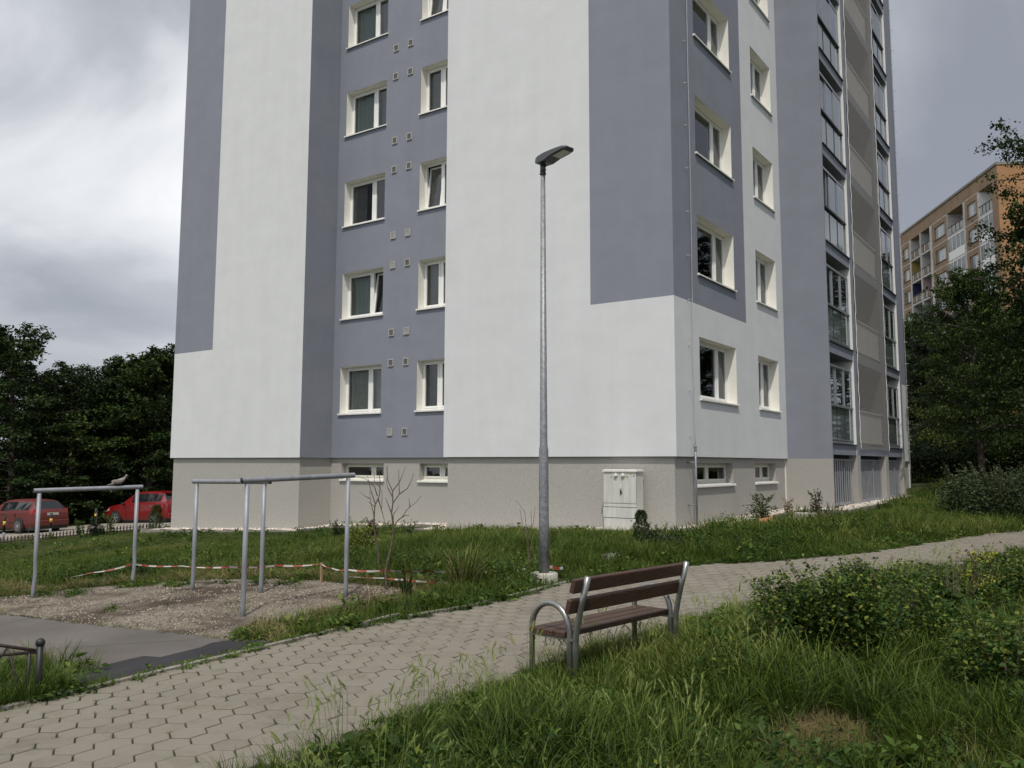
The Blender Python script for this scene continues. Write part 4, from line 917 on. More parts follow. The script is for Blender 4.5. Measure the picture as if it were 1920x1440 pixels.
# ------------------------------------------------------------------ low picket edging
pf = [pz(-40, 1026, 28), pz(30, 1017, 28.2), pz(100, 1009, 28.4), pz(200, 1000, 28.6), pz(300, 993, 28.7)]
fe = empty('picket_edging', (pf[0][0], pf[0][1], g1(*pf[0][:2])), 'low brown picket edging between the lawn and the road', 'fence')
mp_ = MB(); mr_ = MB()
pts = along([p[:2] for p in pf], .105)
for x, y, an in pts:
    z = g1(x, y) + .06; c_, s_ = math.cos(an) * .022, math.sin(an) * .022
    mp_.raw([(x - c_, y - s_, z - .1), (x + c_, y + s_, z - .1), (x + c_, y + s_, z + .17), (x, y, z + .19), (x - c_, y - s_, z + .17), (x - c_ - s_ * .6, y - s_ + c_ * .6, z + .17), (x + c_ - s_ * .6, y + s_ + c_ * .6, z + .17)], [(0, 1, 2, 3, 4), (4, 3, 5), (3, 2, 6), (3, 6, 5)], M['rust'])
mp_.build('pickets', fe); LAST[0]['kind'] = 'stuff'
for h_ in (.03, .11): MB().tube([(x, y, g1(x, y) + .06 + h_) for x, y, _ in pts[::6]], .010, M['rust'], 5).build('edging_rail', fe)

# ------------------------------------------------------------------ cars
def car(name, label, Lc, Wc, Hc, wb, fo, wr, paint, loc, head, pitch, kind):
    """x runs from the nose (0) backwards to the tail (Lc); z from the road"""
    e = empty(name, loc, label, 'car'); e.rotation_euler = (0, pitch, head)
    gl = M['carglass']; hw_ = Wc / 2
    if kind == 'suv':
        st = [(0, .62, .30, .62, .66, None), (.05, .78, .26, .78, .80, None), (.35, .86, .24, .93, .96, None), (.8, .89, .24, 1.0, 1.03, None), (1.12, .89, .24, 1.04, 1.08, None), (1.30, .89, .24, 1.05, 1.16, .80), (1.85, .89, .24, 1.07, 1.56, .64), (2.15, .89, .24, 1.08, 1.62, .63), (2.9, .89, .24, 1.10, 1.64, .63), (3.45, .88, .25, 1.12, 1.60, .62), (3.78, .86, .27, 1.14, 1.55, .60), (4.02, .83, .30, 1.12, 1.22, .68), (4.14, .79, .34, 1.0, 1.03, None), (4.19, .70, .42, .78, .80, None)]
    else:
        st = [(0, .60, .28, .55, .58, None), (.06, .78, .22, .68, .70, None), (.45, .85, .20, .80, .83, None), (1.05, .87, .20, .88, .91, None), (1.32, .87, .20, .91, .98, .80), (2.05, .87, .20, .93, 1.38, .60), (2.4, .87, .20, .94, 1.44, .59), (3.1, .87, .20, .96, 1.45, .58), (3.7, .86, .21, .98, 1.42, .57), (4.12, .85, .22, .99, 1.36, .56), (4.42, .80, .26, .97, 1.02, .66), (4.54, .76, .34, .86, .88, None), (4.58, .68, .42, .70, .72, None)]
    sc_ = Lc / st[-1][0]
    R_ = []
    for (x, w, zb_, zs_, zt, rw) in st:
        x *= sc_; w = w / .89 * hw_ if kind == 'suv' else w / .87 * hw_
        if rw: prof = [(w * .93, zb_), (w, zb_ + .16), (w * 1.0, (zb_ + zs_) / 2), (w * .985, zs_ - .1), (w * .955, zs_), (rw * 1.03, zt - .05), (rw * .93, zt - .008), (rw * .5, zt + .018), (0, zt + .025)]
        else: prof = [(w * .93, zb_), (w, zb_ + .16), (w * 1.0, (zb_ + zs_) / 2), (w * .985, zs_ - .1), (w * .94, zs_ - .02), (w * .82, zs_), (w * .72, zt - .012), (w * .4, zt + .008), (0, zt + .012)]
        R_.append([(x, -a, b__) for a, b__ in prof] + [(x, a, b__) for a, b__ in reversed(prof[:-1])])
    nn = len(R_[0]); body = MB(); win = MB(); K_ = len(R_); cabin = [i for i in range(K_) if st[i][5]]
    for i in range(K_ - 1):
        for j in range(nn - 1):
            q = [R_[i][j], R_[i + 1][j], R_[i + 1][j + 1], R_[i][j + 1]]
            both = st[i][5] and st[i + 1][5]
            side = both and j in (4, nn - 6); front = (i in (cabin[0],)) and 4 < j < nn - 6 and both; back = (i == cabin[-2]) and 4 < j < nn - 6
            if side and i not in (cabin[0],):      # side glass inset within a painted frame, pillars at the stations
                A, B_, C_, D_ = [Vector(p) for p in q]; last = i >= cabin[-2]
                def bil(u, v): return (A.lerp(B_, u)).lerp(D_.lerp(C_, u), v)
                pu0, pu1 = (.02, .985) if i not in (cabin[-3],) else (.02, .80)
                if last: body.face(q, paint, True); continue
                lo, hi = (.06, .90) if j == 4 else (.10, .94)
                win.face([bil(pu0, lo), bil(pu1, lo), bil(pu1, hi), bil(pu0, hi)], gl)
                for a_, b2, c2, d2 in ((0, 1, 0, lo), (0, 1, hi, 1)): body.face([bil(a_, c2), bil(b2, c2), bil(b2, d2), bil(a_, d2)], paint)
                for u0_, u1_ in ((0, pu0), (pu1, 1)): body.face([bil(u0_, lo), bil(u1_, lo), bil(u1_, hi), bil(u0_, hi)], paint)
            elif front or back: win.face(q, gl, True)
            else: body.face(q, paint, True)
    body.face(list(reversed(R_[0])), paint); body.face(R_[-1], paint)
    bo = body.build('body', e, world=False); wo = win.build('windows', e, world=False); wo['kind'] = 'stuff'
    mb = MB(); mb.box((.1, -hw_ * .9, .16), (Lc - .12, hw_ * .9, .30), M['black']); mb.build('underbody', e, world=False)
    for sx_ in (fo, fo + wb):
        for sy in (-1, 1):
            cy_ = sy * (hw_ - .10)
            q = MB(); q.tube([(sx_, cy_ - .11, wr), (sx_, cy_ - .10, wr), (sx_, cy_ + .10, wr), (sx_, cy_ + .11, wr)], [wr - .02, wr, wr, wr - .02], M['tyre'], 24); w_ = q.build('wheel', e, world=False)
            q = MB(); yo = cy_ + sy * .112
            q.tube([(sx_, yo - sy * .01, wr), (sx_, yo + sy * .002, wr)], [wr * .66, wr * .64], M['black'], 22); inst('rim_back', q.mesh('rim_back'), (0, 0, 0), w_)
            q = MB(); ns = 5 if kind == 'suv' else 12
            for k in range(ns):
                an = 2 * math.pi * k / ns + .3; wd = .035 if kind == 'suv' else .014
                ca, sa = math.cos(an), math.sin(an); px_, pz_ = -sa * wd, ca * wd; r0, r1_ = .04, wr * .63
                yy_ = yo + sy * .008
                P = [(sx_ + ca * r0 + px_, yy_, wr + sa * r0 + pz_), (sx_ + ca * r1_ + px_ * .8, yy_, wr + sa * r1_ + pz_ * .8), (sx_ + ca * r1_ - px_ * .8, yy_, wr + sa * r1_ - pz_ * .8), (sx_ + ca * r0 - px_, yy_, wr + sa * r0 - pz_)]
                q.face(P if sy < 0 else P[::-1], M['rim'])
            q.tube([(sx_, yo, wr), (sx_, yo + sy * .014, wr)], [.05, .04], M['rim'], 12)
            for t_2 in range(22):
                a1_, a2_ = 2 * math.pi * t_2 / 22, 2 * math.pi * (t_2 + 1) / 22
                P = [(sx_ + math.cos(a) * r, yo + sy * .009, wr + math.sin(a) * r) for a, r in ((a1_, wr * .60), (a1_, wr * .66), (a2_, wr * .66), (a2_, wr * .60))]
                q.face(P if sy > 0 else P[::-1], M['rim'])
            rm_ = inst('rim', q.mesh('rim'), (0, 0, 0), w_)
            q = MB()                                   # dark wheel arch, just proud of the flank
            P = [(sx_ + math.cos(a) * (wr + .045), sy * (hw_ + .004), max(.2, wr + math.sin(a) * (wr + .045))) for a in np.linspace(-.35, math.pi + .35, 20)]
            q.face(P if sy > 0 else P[::-1], M['black']); inst('wheel_arch', q.mesh('wheel_arch'), (0, 0, 0), bo)
            w_.location.y = sy * .035
    for sy in (-1, 1):
        zt_l = .80 if kind == 'suv' else .78; xt = Lc - (.20 if kind == 'suv' else .18)
        mb = MB(); mb.raw([(xt - .14, sy * (hw_ - .03), zt_l), (xt + .10, sy * (hw_ - .13), zt_l), (xt + .03, sy * (hw_ - .10), zt_l + .26), (xt - .16, sy * (hw_ - .035), zt_l + .20), (xt + .16, sy * (hw_ - .30), zt_l + .02), (xt + .07, sy * (hw_ - .28), zt_l + .26)], [(0, 1, 2, 3), (1, 4, 5, 2)], M['tail']); mb.build('tail_light', e, world=False)
        mb = MB(); mb.raw([(.10, sy * (hw_ - .10), .66), (.42, sy * (hw_ - .02), .74), (.40, sy * (hw_ - .03), .86), (.09, sy * (hw_ - .16), .78)], [(0, 1, 2, 3)], M['lens']); mb.build('headlight', e, world=False)
        mx_ = 1.42 * sc_; mb = MB(); mb.ball((mx_, sy * (hw_ + .06), 1.06 if kind == 'suv' else .96), .10, M['black'] if kind == 'suv' else paint, 10, 7, (.6, .9, .65)); mb.build('mirror', e, world=False)
        for hx in (2.25, 3.1): mb = MB(); mb.box((hx * sc_, sy * hw_ - .012, .90 if kind == 'suv' else .80), (hx * sc_ + .17, sy * hw_ + .02, .925 if kind == 'suv' else .825), M['rim'] if kind == 'suv' else paint); mb.build('door_handle', e, world=False)
        for hx in (1.55, 2.45, 3.25): mb = MB(); mb.box((hx * sc_, sy * hw_ - .01, .34), (hx * sc_ + .008, sy * hw_ + .0045, .96 if kind == 'suv' else .86), M['black']); mb.build('door_gap', e, world=False)
        if kind != 'suv': mb = MB(); mb.box((fo + wr + .1, sy * hw_ - .01, .42), (fo + wb - wr - .1, sy * hw_ + .012, .48), M['black']); mb.build('side_strip', e, world=False)
    mb = MB(); mb.box((Lc - .05, -.26, .60 if kind == 'suv' else .76), (Lc + .004, .26, .71 if kind == 'suv' else .87), M['plate']); mb.build('number_plate', e, world=False)
    mb = MB(); mb.box((Lc - .16, -hw_ * .86, .30), (Lc + .05, hw_ * .86, .56), paint); bevel(mb.build('rear_bumper', e, world=False), .05, 3)
    mb = MB(); mb.box((-.03, -hw_ * .8, .26), (.12, hw_ * .8, .50), paint); bevel(mb.build('front_bumper', e, world=False), .05, 3)
    if kind == 'suv':
        mb = MB(); mb.raw([(3.62 * sc_, -.58, 1.60), (3.62 * sc_, .58, 1.60), (3.95 * sc_, .52, 1.55), (3.95 * sc_, -.52, 1.55), (3.95 * sc_, .52, 1.52), (3.95 * sc_, -.52, 1.52)], [(0, 3, 2, 1), (3, 5, 4, 2)], paint); mb.build('roof_spoiler', e, world=False)
    return e
M['carglass'] = mat('car_glass', (.012, .015, .017), .06, spec=.7, var=.05); M['tyre'] = mat('tyre', (.018, .018, .018), .85); M['rim'] = mat('alloy_rim', (.42, .42, .42), .35, .7)
M['tail'] = mat('tail_light_red', (.30, .015, .012), .15, coat=.6); M['plate'] = mat('number_plate', (.42, .42, .40), .5, var=.25, scale=18)
M['redp'] = mat('bright_red_paint', (.17, .006, .006), .35, var=.04, coat=.4); M['redf'] = mat('faded_red_paint', (.105, .017, .012), .5, var=.08, coat=.08)  # both reds darkened to stand in for shade over the cars
def place_car(pf_, Zf, head_deg, **k):
    p = pz(*pf_, Zf); hd_ = np.array(hw(math.sin(R(head_deg)), math.cos(R(head_deg))))
    ang = math.atan2(-hd_[1], -hd_[0])     # +x of the car points from nose to tail
    return p, ang, hd_
p, ang, hd_ = place_car((219, 982), 43.8, -67); wbv = 2.58; fo_ = .86
nose = p[:2] + hd_ * fo_
# drop the middle of the car's width towards the road side
sidev = np.array([-math.sin(ang), math.cos(ang)]); camdir = -p[:2] / np.linalg.norm(p[:2]); sg = 1 if sidev @ camdir > 0 else -1
nose = nose - sidev * sg * .8
car('bright_red_suv', 'bright red compact off-roader parked beside the corner of the house', 4.22, 1.79, 1.69, 2.58, .86, .335, M['redp'], (nose[0], nose[1], EYE + (-(982.6 - 868) / CF * 43.8)), ang, R(-1.6), 'suv')
p2, ang2, hd2 = place_car((38, 1001), 38.0, -62)
nose2 = p2[:2] + hd2 * (.92 + 2.60); sidev = np.array([-math.sin(ang2), math.cos(ang2)]); camdir = -p2[:2] / np.linalg.norm(p2[:2]); sg = 1 if sidev @ camdir > 0 else -1
nose2 = nose2 - sidev * sg * .78
car('faded_red_estate_car', 'faded red estate car parked at the left picture edge', 4.58, 1.77, 1.47, 2.60, .92, .315, M['redf'], (nose2[0], nose2[1], EYE + (-(1001.5 - 867.6) / CF * 38) + .03), ang2, R(-1.2), 'estate')

# ------------------------------------------------------------------ tall iron fence, sign
def iron_fence(label, A, B_, h=1.75):
    A, B_ = np.array(A[:2]), np.array(B_[:2]); za = g1(*A); e = empty('iron_fence', (A[0], A[1], za), label, 'fence', 'dark iron fence beyond the road'); Ln = np.linalg.norm(B_ - A); d_ = (B_ - A) / Ln
    bars = MB(); n = int(Ln / .13)
    for i in range(n):
        p = A + d_ * (i + .5) * Ln / n; z = g1(*p); bars.box((p[0] - .009, p[1] - .009, z + .1), (p[0] + .009, p[1] + .009, z + h), M['iron'])
    bars.build('fence_bars', e); LAST[0]['kind'] = 'stuff'
    for hh in (.14, h - .12): MB().tube([(*(A + d_ * t), g1(*(A + d_ * t)) + hh) for t in np.linspace(0, Ln, 6)], .022, M['iron'], 6).build('fence_rail', e)
    for t in np.arange(0, Ln + .1, 2.4):
        p = A + d_ * min(t, Ln); z = g1(*p); MB().box((p[0] - .035, p[1] - .035, z - .2), (p[0] + .035, p[1] + .035, z + h + .08), M['iron']).build('fence_post', e)
fA, fB, fC = pz(-120, 985, 47.5), pz(140, 972, 49.5), pz(420, 960, 53)
iron_fence('dark iron bar fence behind the faded red car', fA, fB); iron_fence('dark iron bar fence behind the bright red car', fB, fC)
sp_ = pz(86, 975, 46); sz = g1(sp_[0], sp_[1]); sg_ = empty('road_sign', (sp_[0], sp_[1], sz), 'small pale rectangular notice on a post under the dark trees', 'sign')
MB().cyl((sp_[0], sp_[1], sz), .03, pz(86, 893, 46)[2] - sz, M['iron'], 8).build('post', sg_)
c1_, c2_ = pz(79, 913, 45.9), pz(94, 898, 45.9); mb = MB(); mb.raw([(c1_[0], c1_[1], c1_[2]), (c2_[0], c2_[1], c1_[2]), (c2_[0], c2_[1], c2_[2]), (c1_[0], c1_[1], c2_[2])], [(0, 1, 2, 3)], mat('notice_grey', (.26, .26, .27), .6)); mb.build('notice_board', sg_)
mb = MB()
for f_ in (.25, .5, .75):
    z_ = c1_[2] + (c2_[2] - c1_[2]) * f_; q0, q1 = np.array(c1_[:2]), np.array(c2_[:2]); a_, b2 = q0 + (q1 - q0) * .15, q0 + (q1 - q0) * .85; n_ = -np.array(sp_[:2]) / np.linalg.norm(sp_[:2]) * .008
    mb.face([(a_[0] + n_[0], a_[1] + n_[1], z_ - .02), (b2[0] + n_[0], b2[1] + n_[1], z_ - .02), (b2[0] + n_[0], b2[1] + n_[1], z_ + .02), (a_[0] + n_[0], a_[1] + n_[1], z_ + .02)], M['black'])
mb.build('text_line', sg_); LAST[0]['kind'] = 'stuff'

# ------------------------------------------------------------------ the orange block of flats
fd = (math.sin(R(5.5)), math.cos(R(5.5))); FX0, FZ0 = 47.75, 82.0
def fw(t, o_, z): X, Z = FX0 + fd[0] * t - o_ * fd[1], FZ0 + fd[1] * t + o_ * fd[0]; x, y = hw(X, Z); return (x, y, EYE + z)
M['ochre'] = mat('ochre_panel', (.26, .175, .11), .9, var=.12, scale=.8, bump=.2); M['orange'] = mat('orange_gable', (.34, .185, .085), .9, var=.06, scale=.5); M['offw'] = mat('offwhite_band', (.46, .44, .42), .85, var=.15, scale=1.5)
M['winfar'] = mat('far_window', (.10, .11, .12), .15, var=.5, scale=.8); M['winpale'] = mat('far_window_pale', (.36, .38, .40), .3, var=.2, scale=.8)  # far panes in a dark and a paler plain tone
M['navy'] = mat('navy_loggia', (.025, .03, .09), .8); M['ocr'] = mat('yellow_loggia', (.30, .23, .08), .8); M['pink'] = mat('pink_loggia', (.38, .29, .29), .8); M['gry'] = mat('grey_loggia', (.36, .36, .35), .9)
fb = empty('orange_apartment_building', fw(0, 0, 0), 'ochre and orange panel block of flats rising behind the trees on the right', 'apartment building')
def ft(px): # facade coordinate seen at this pixel column
    ts_ = np.linspace(-3, 30, 600); return float(ts_[int(np.argmin([abs(toimg(fw(t, 0, 25))[0] - px) for t in ts_]))])
TOPZ, F0 = 29.5, 27.35
def fbox(t0, t1, o0, o1, z0, z1, m, name='wall'):
    mb = MB(); P = [fw(t0, o0, z0), fw(t1, o0, z0), fw(t1, o1, z0), fw(t0, o1, z0), fw(t0, o0, z1), fw(t1, o0, z1), fw(t1, o1, z1), fw(t0, o1, z1)]
    mb.raw(P, [(0, 3, 2, 1), (4, 5, 6, 7), (0, 1, 5, 4), (1, 2, 6, 5), (2, 3, 7, 6), (3, 0, 4, 7)], m); return mb.build(name, fb)
cols_ = {'logA': (1837, 1862), 'winA': (1811, 1835), 'logB': (1778, 1808), 'winB': (1749, 1777), 'logC': (1728, 1745), 'logD': (1709, 1726), 'winC': (1692, 1707)}
tt = {k: tuple(sorted((ft(a), ft(b_)))) for k, (a, b_) in cols_.items()}
fbox(-.3, 26.5, -14, -1.6, -4, TOPZ, M['ochre'], 'core'); fbox(-.32, -.3, -14, .0, -4, TOPZ + .01, M['orange'], 'gable')
fbox(-.4, 26.6, -14.1, .12, TOPZ, TOPZ + .25, M['kerb'], 'roof'); fbox(-.3, 26.5, -1.6, 0, F0 + .75, TOPZ - .001, M['ochre'], 'parapet')
for z_ in (27.9, 22.3): fbox(-.345, -.32, -14, .0, z_, z_ + .06, M['black'], 'gable_joint')
occ = sorted(tt.values()); prev = -.3
for a, b_ in occ:
    if a - prev > .05: fbox(prev, a, -1.6, .03, -4, F0 + .75, M['offw'] if a - prev < 1.0 else M['ochre'], 'pier')
    prev = b_
fbox(prev, 26.5, -1.6, .0, -4, F0 + .75, M['offw'], 'pier')
lcol = {'logC': ['gry', 'offw', 'pink', 'gry', 'gry', 'gry'], 'logD': ['offw', 'ocr', 'navy', 'gry', 'gry', 'gry'], 'logA': ['white', 'gry', 'gry', 'gry', 'gry', 'gry'], 'logB': ['offw', 'gry', 'gry', 'gry', 'gry', 'gry']}
for k in range(6):
    zt = F0 - 2.8 * k + .3 + .45; zf_ = zt - 2.8
    for c in ('winA', 'winB', 'winC'):
        a, b_ = tt[c]; w_ = b_ - a; wa, wb_ = a + w_ * .15, b_ - w_ * .17; z0, z1 = zf_ + .7, zf_ + 2.2
        fbox(a, wa, -1.6, 0, zf_, zt, M['ochre'], 'panel'); fbox(wb_, b_, -1.6, 0, zf_, zt, M['ochre'], 'panel'); fbox(wa, wb_, -1.6, 0, zf_ + .0, z0, M['ochre'], 'panel'); fbox(wa, wb_, -1.6, 0, z1, zt, M['ochre'], 'panel')
        fbox(a, b_, 0, .012, zt - .05, zt + .05, M['offw'], 'panel_joint')
        f_ = fbox(wa, wb_, -.22, -.18, z0, z1, M['white'], 'window')
        n = 3 if c == 'winB' else 2; pw = (wb_ - wa) / n
        for i in range(n):
            mb = MB(); P = [fw(wa + i * pw + .08, -.17, z0 + .1), fw(wa + (i + 1) * pw - .08, -.17, z0 + .1), fw(wa + (i + 1) * pw - .08, -.17, z1 - .1), fw(wa + i * pw + .08, -.17, z1 - .1)]
            mb.face(P, M['winfar'] if (i + k) % 3 == 0 else M['winpale']); q = mb.build('pane', f_, world=False); q.data.transform(Matrix.Translation(-parent_loc(f_))) if False else None
            q.location = -Vector(fb.location)
        fbox(wa - .1, wb_ + .1, -.2, .08, z0 - .06, z0, M['iron'], 'window_sill')
    for c in ('logA', 'logB', 'logC', 'logD'):
        a, b_ = tt[c]; fbox(a, b_, -1.6, .02, zf_ - .02, zf_ + .2, M['offw'], 'balcony_slab'); fbox(a, b_, -1.6, -1.5, zf_ + .2, zt, M[lcol[c][k]], 'balcony_back')
        fbox(b_ - .05, b_ - .001, -1.5, .0, zf_ + .2, zt - .02, M[lcol[c][k]], 'balcony_side')
        glz = (c in ('logA', 'logB') and k in (1, 2)) or (c == 'logA' and k == 3)
        if glz:
            fbox(a, b_, -.06, .0, zf_ + .2, zf_ + 1.15, M['white'], 'balcony_front'); n = 3 if c == 'logA' else 4
            for i in range(n): w_ = (b_ - a) / n; fbox(a + i * w_ + .06, a + (i + 1) * w_ - .06, -.06, -.02, zf_ + 1.2, zt - .15, M['winfar'], 'balcony_glazing'); fbox(a + i * w_ - .05, a + i * w_ + .05, -.08, .01, zf_ + 1.15, zt - .1, M['white'], 'glazing_bar')
            fbox(a, b_, -.08, .02, zt - .15, zt, M['white'], 'glazing_head')
        else:
            fbox(a, b_, -.05, .01, zf_ + 1.1, zf_ + 1.2, M['iron'], 'balcony_rail'); n = 4
            for i in range(n): w_ = (b_ - a) / n; fbox(a + i * w_ + .07, a + (i + 1) * w_ - .07, -.04, -.02, zf_ + .3, zf_ + 1.05, M['gry'] if c in ('logA', 'logB') else M['ochre' if (k + i) % 2 else 'gry'], 'rail_panel'); fbox(a + i * w_ - .03, a + i * w_ + .03, -.05, .01, zf_ + .2, zf_ + 1.2, M['iron'], 'rail_post')
fbox(-.3, 26.5, -1.6, -.001, -4, F0 + .75 - 2.8 * 6, M['ochre'], 'wall')
# ------------------------------------------------------------------ foliage materials
M['grass'] = leaf_mat('grass_blades', (.019, .038, .006), (.092, .142, .019), (.22, .21, .065), trans=.24)
M['grassd'] = leaf_mat('dry_grass', (.13, .105, .045), (.33, .26, .125), (.42, .34, .18), trans=.3)
M['weed'] = leaf_mat('broad_weeds', (.028, .060, .010), (.085, .14, .025), (.16, .22, .04), trans=.35)
M['seedh'] = leaf_mat('seed_heads', (.15, .22, .05), (.34, .38, .13), None, trans=.3)
M['leafd'] = leaf_mat('dark_tree_leaves', (.010, .021, .006), (.031, .055, .013), (.06, .09, .018), trans=.22, wn=.25)
M['leafm'] = leaf_mat('maple_leaves', (.009, .021, .006), (.028, .052, .012), (.065, .10, .022), trans=.3, wn=.3)
M['leafb'] = leaf_mat('bright_leaves', (.015, .033, .007), (.046, .078, .015), (.09, .12, .02), trans=.25)
M['needle'] = leaf_mat('pine_needles', (.010, .020, .010), (.026, .042, .018), None, trans=.1)
M['shrub'] = leaf_mat('shrub_leaves', (.018, .044, .009), (.058, .105, .02), (.16, .19, .03), trans=.28, wn=.9)
M['shrubg'] = leaf_mat('grey_green_shrub', (.022, .036, .016), (.062, .085, .036), None, trans=.2, wn=.8)
M['yelg'] = leaf_mat('yellow_green_leaves', (.07, .11, .015), (.22, .25, .05), None, trans=.3)
M['yel'] = leaf_mat('yellow_leaves', (.12, .15, .02), (.32, .31, .045), None, trans=.3)
M['purple'] = leaf_mat('dark_purple_leaves', (.018, .010, .012), (.04, .02, .02), None, trans=.1)
M['hosta'] = leaf_mat('variegated_leaves', (.10, .16, .04), (.42, .45, .25), None, trans=.3)

def blades(n, rad, h0, h1, w0, w1, lean=(.15, .6), seed=0, kinds=3, droop=1.0, tint=(0, 1), centre=.6, flat=False):
    r = np.random.default_rng(seed)
    a = r.random(n) * 2 * np.pi; q = rad * r.random(n) ** centre
    bx_, by_ = q * np.cos(a), q * np.sin(a); h = h0 + (h1 - h0) * r.random(n) ** 1.3; w = w0 + (w1 - w0) * r.random(n)
    la = a + r.normal(0, .9, n); ln = (lean[0] + (lean[1] - lean[0]) * r.random(n)) * h
    fa = la + np.pi / 2 + r.normal(0, .5, n)
    T = np.array([0, .3, .62, .86, 1.0]); Wd = np.array([.75, 1, .85, .5, .03])
    V = np.zeros((n, 10, 3)); tt_ = np.zeros((n, 10)); base = tint[0] + (tint[1] - tint[0]) * r.random(n)
    for i, t in enumerate(T):
        cx_ = bx_ + np.cos(la) * ln * t ** 1.8; cy_ = by_ + np.sin(la) * ln * t ** 1.8; cz_ = h * (t - .28 * droop * (ln / h) * t ** 3)
        dx, dy = np.cos(fa) * w * Wd[i] / 2, np.sin(fa) * w * Wd[i] / 2
        V[:, 2 * i] = np.stack([cx_ - dx, cy_ - dy, cz_], 1); V[:, 2 * i + 1] = np.stack([cx_ + dx, cy_ + dy, cz_], 1)
        tt_[:, 2 * i] = tt_[:, 2 * i + 1] = base * .8 + .2 * t
    F = np.concatenate([np.array([[2 * i, 2 * i + 1, 2 * i + 3, 2 * i + 2]]) + (np.arange(n) * 10)[:, None] for i in range(4)])
    return V.reshape(-1, 3), F, tt_.ravel()
def merge(parts):
    V = []; F = []; T = []; k = 0
    for v_, f_, t_ in parts: V.append(v_); F.append(f_ + k); T.append(t_); k += len(v_)
    return np.vstack(V), np.vstack(F), np.concatenate(T)
def leafcards(P, size, seed=0, up=.4, tint=None, aspect=.62, out=None, fold=.25):
    """diamond leaves with a fold: base, left, tip, right as two triangles each side (one quad, bent)"""
    r = np.random.default_rng(seed); n = len(P); size = np.broadcast_to(size, n) * (.7 + .6 * r.random(n))
    nr = r.normal(0, 1, (n, 3)); nr[:, 2] = np.abs(nr[:, 2]) + up * 2; nr /= np.linalg.norm(nr, axis=1)[:, None]
    d = r.normal(0, 1, (n, 3)) + (out * 1.2 if out is not None else 0); d[:, 2] -= .3
    d -= nr * (d * nr).sum(1)[:, None]; d /= np.linalg.norm(d, axis=1)[:, None] + 1e-9
    s = np.cross(nr, d); L_ = size[:, None]
    V = np.stack([P, P + d * L_ * .45 - s * L_ * aspect / 2 + nr * L_ * fold * .3, P + d * L_ - nr * L_ * .12, P + d * L_ * .45 + s * L_ * aspect / 2 + nr * L_ * fold * .3], 1).reshape(-1, 3)
    F = np.arange(4 * n).reshape(n, 4); t_ = r.random(n) if tint is None else tint
    return V, F, np.repeat(t_, 4)
def heads(n, rad, h0, h1, seed):
    """wild barley: bristly nodding ears on thin stalks"""
    r = np.random.default_rng(seed); V = []; F = []; T = []; k = 0
    for i in range(n):
        a = r.random() * 6.28; q = rad * r.random(); x, y = q * math.cos(a), q * math.sin(a); h = h0 + (h1 - h0) * r.random(); la = r.random() * 6.28; ln = .12 + .25 * r.random()
        p0 = np.array([x, y, 0]); p1 = p0 + np.array([math.cos(la) * ln * h * .5, math.sin(la) * ln * h * .5, h]); dr = np.array([math.cos(la), math.sin(la), 1.1 + r.random()]); dr /= np.linalg.norm(dr); p2 = p1 + dr * (.065 + .035 * r.random())
        s = np.array([-math.sin(la + 1), math.cos(la + 1), 0]); w = .0016
        V += [p0 - s * w, p0 + s * w, p1 + s * w, p1 - s * w]; F.append([k, k + 1, k + 2, k + 3]); T += [.3] * 4; k += 4
        for m_ in range(14):
            t = m_ / 14; c = p1 + (p2 - p1) * t; o_ = r.normal(0, 1, 3); o_ -= dr * (o_ @ dr); o_ /= np.linalg.norm(o_); e_ = c + dr * .035 + o_ * (.012 + .005 * r.random()); s2 = np.cross(dr, o_) * .0028
            V += [c - s2, c + s2, e_ + s2 * .3, e_ - s2 * .3]; F.append([k, k + 1, k + 2, k + 3]); T += [.2 + .8 * r.random()] * 4; k += 4
    return np.array(V), np.array(F), np.array(T)
def rosette(n, rad, h, size, seed, aspect=.5):
    r = np.random.default_rng(seed); a = r.random(n) * 6.28; q = rad * r.random(n) ** .7
    P = np.stack([q * np.cos(a), q * np.sin(a), h * r.random(n)], 1); o_ = np.stack([np.cos(a), np.sin(a), np.full(n, .6)], 1)
    return leafcards(P, size, seed, up=.7, out=o_, aspect=aspect)
SRC = []
def src(name, parts, m):
    V, F, T = merge(parts); me = np_mesh(name, V, F, m, tint=T, smooth=False); o = bpy.data.objects.new(name, me); SRC.append(o); return o
lawn = [src('grass_tuft', [blades(46, .15, .06, .24, .004, .008, seed=i, lean=(.2, .9))], M['grass']) for i in range(5)]
lush = [src('grass_tuft', [blades(60, .14, .14, .42, .004, .009, seed=20 + i, lean=(.25, 1.0), droop=1.2)], M['grass']) for i in range(5)]
lushh = [src('grass_tuft', [blades(40, .13, .14, .38, .004, .008, seed=30 + i, lean=(.2, .8))], M['grass']) for i in range(2)]
ears = [src('barley_ears', [heads(7, .13, .28, .50, 40 + i)], M['seedh']) for i in range(3)]
short = [src('grass_tuft', [blades(40, .12, .03, .11, .003, .006, seed=50 + i, lean=(.2, 1.1))], M['grass']) for i in range(3)]
weeds = [src('weed_rosette', [rosette(26, .12, .05, .07, 60 + i), rosette(16, .08, .10, .05, 70 + i, .6), blades(12, .1, .05, .16, .004, .008, seed=75 + i)], M['weed']) for i in range(4)]
dry = [src('dry_tuft', [blades(36, .14, .04, .16, .003, .005, seed=80 + i, lean=(.6, 1.8), droop=1.6)], M['grassd']) for i in range(3)]
farg = [src('grass_tuft', [blades(60, .35, .10, .30, .012, .022, seed=90 + i, lean=(.2, .8))], M['grass']) for i in range(3)]
joint = [src('joint_moss', [blades(14, .03, .008, .03, .002, .004, seed=95 + i, lean=(.4, 1.6)), rosette(6, .02, .006, .014, 98 + i)], M['weed']) for i in range(3)]
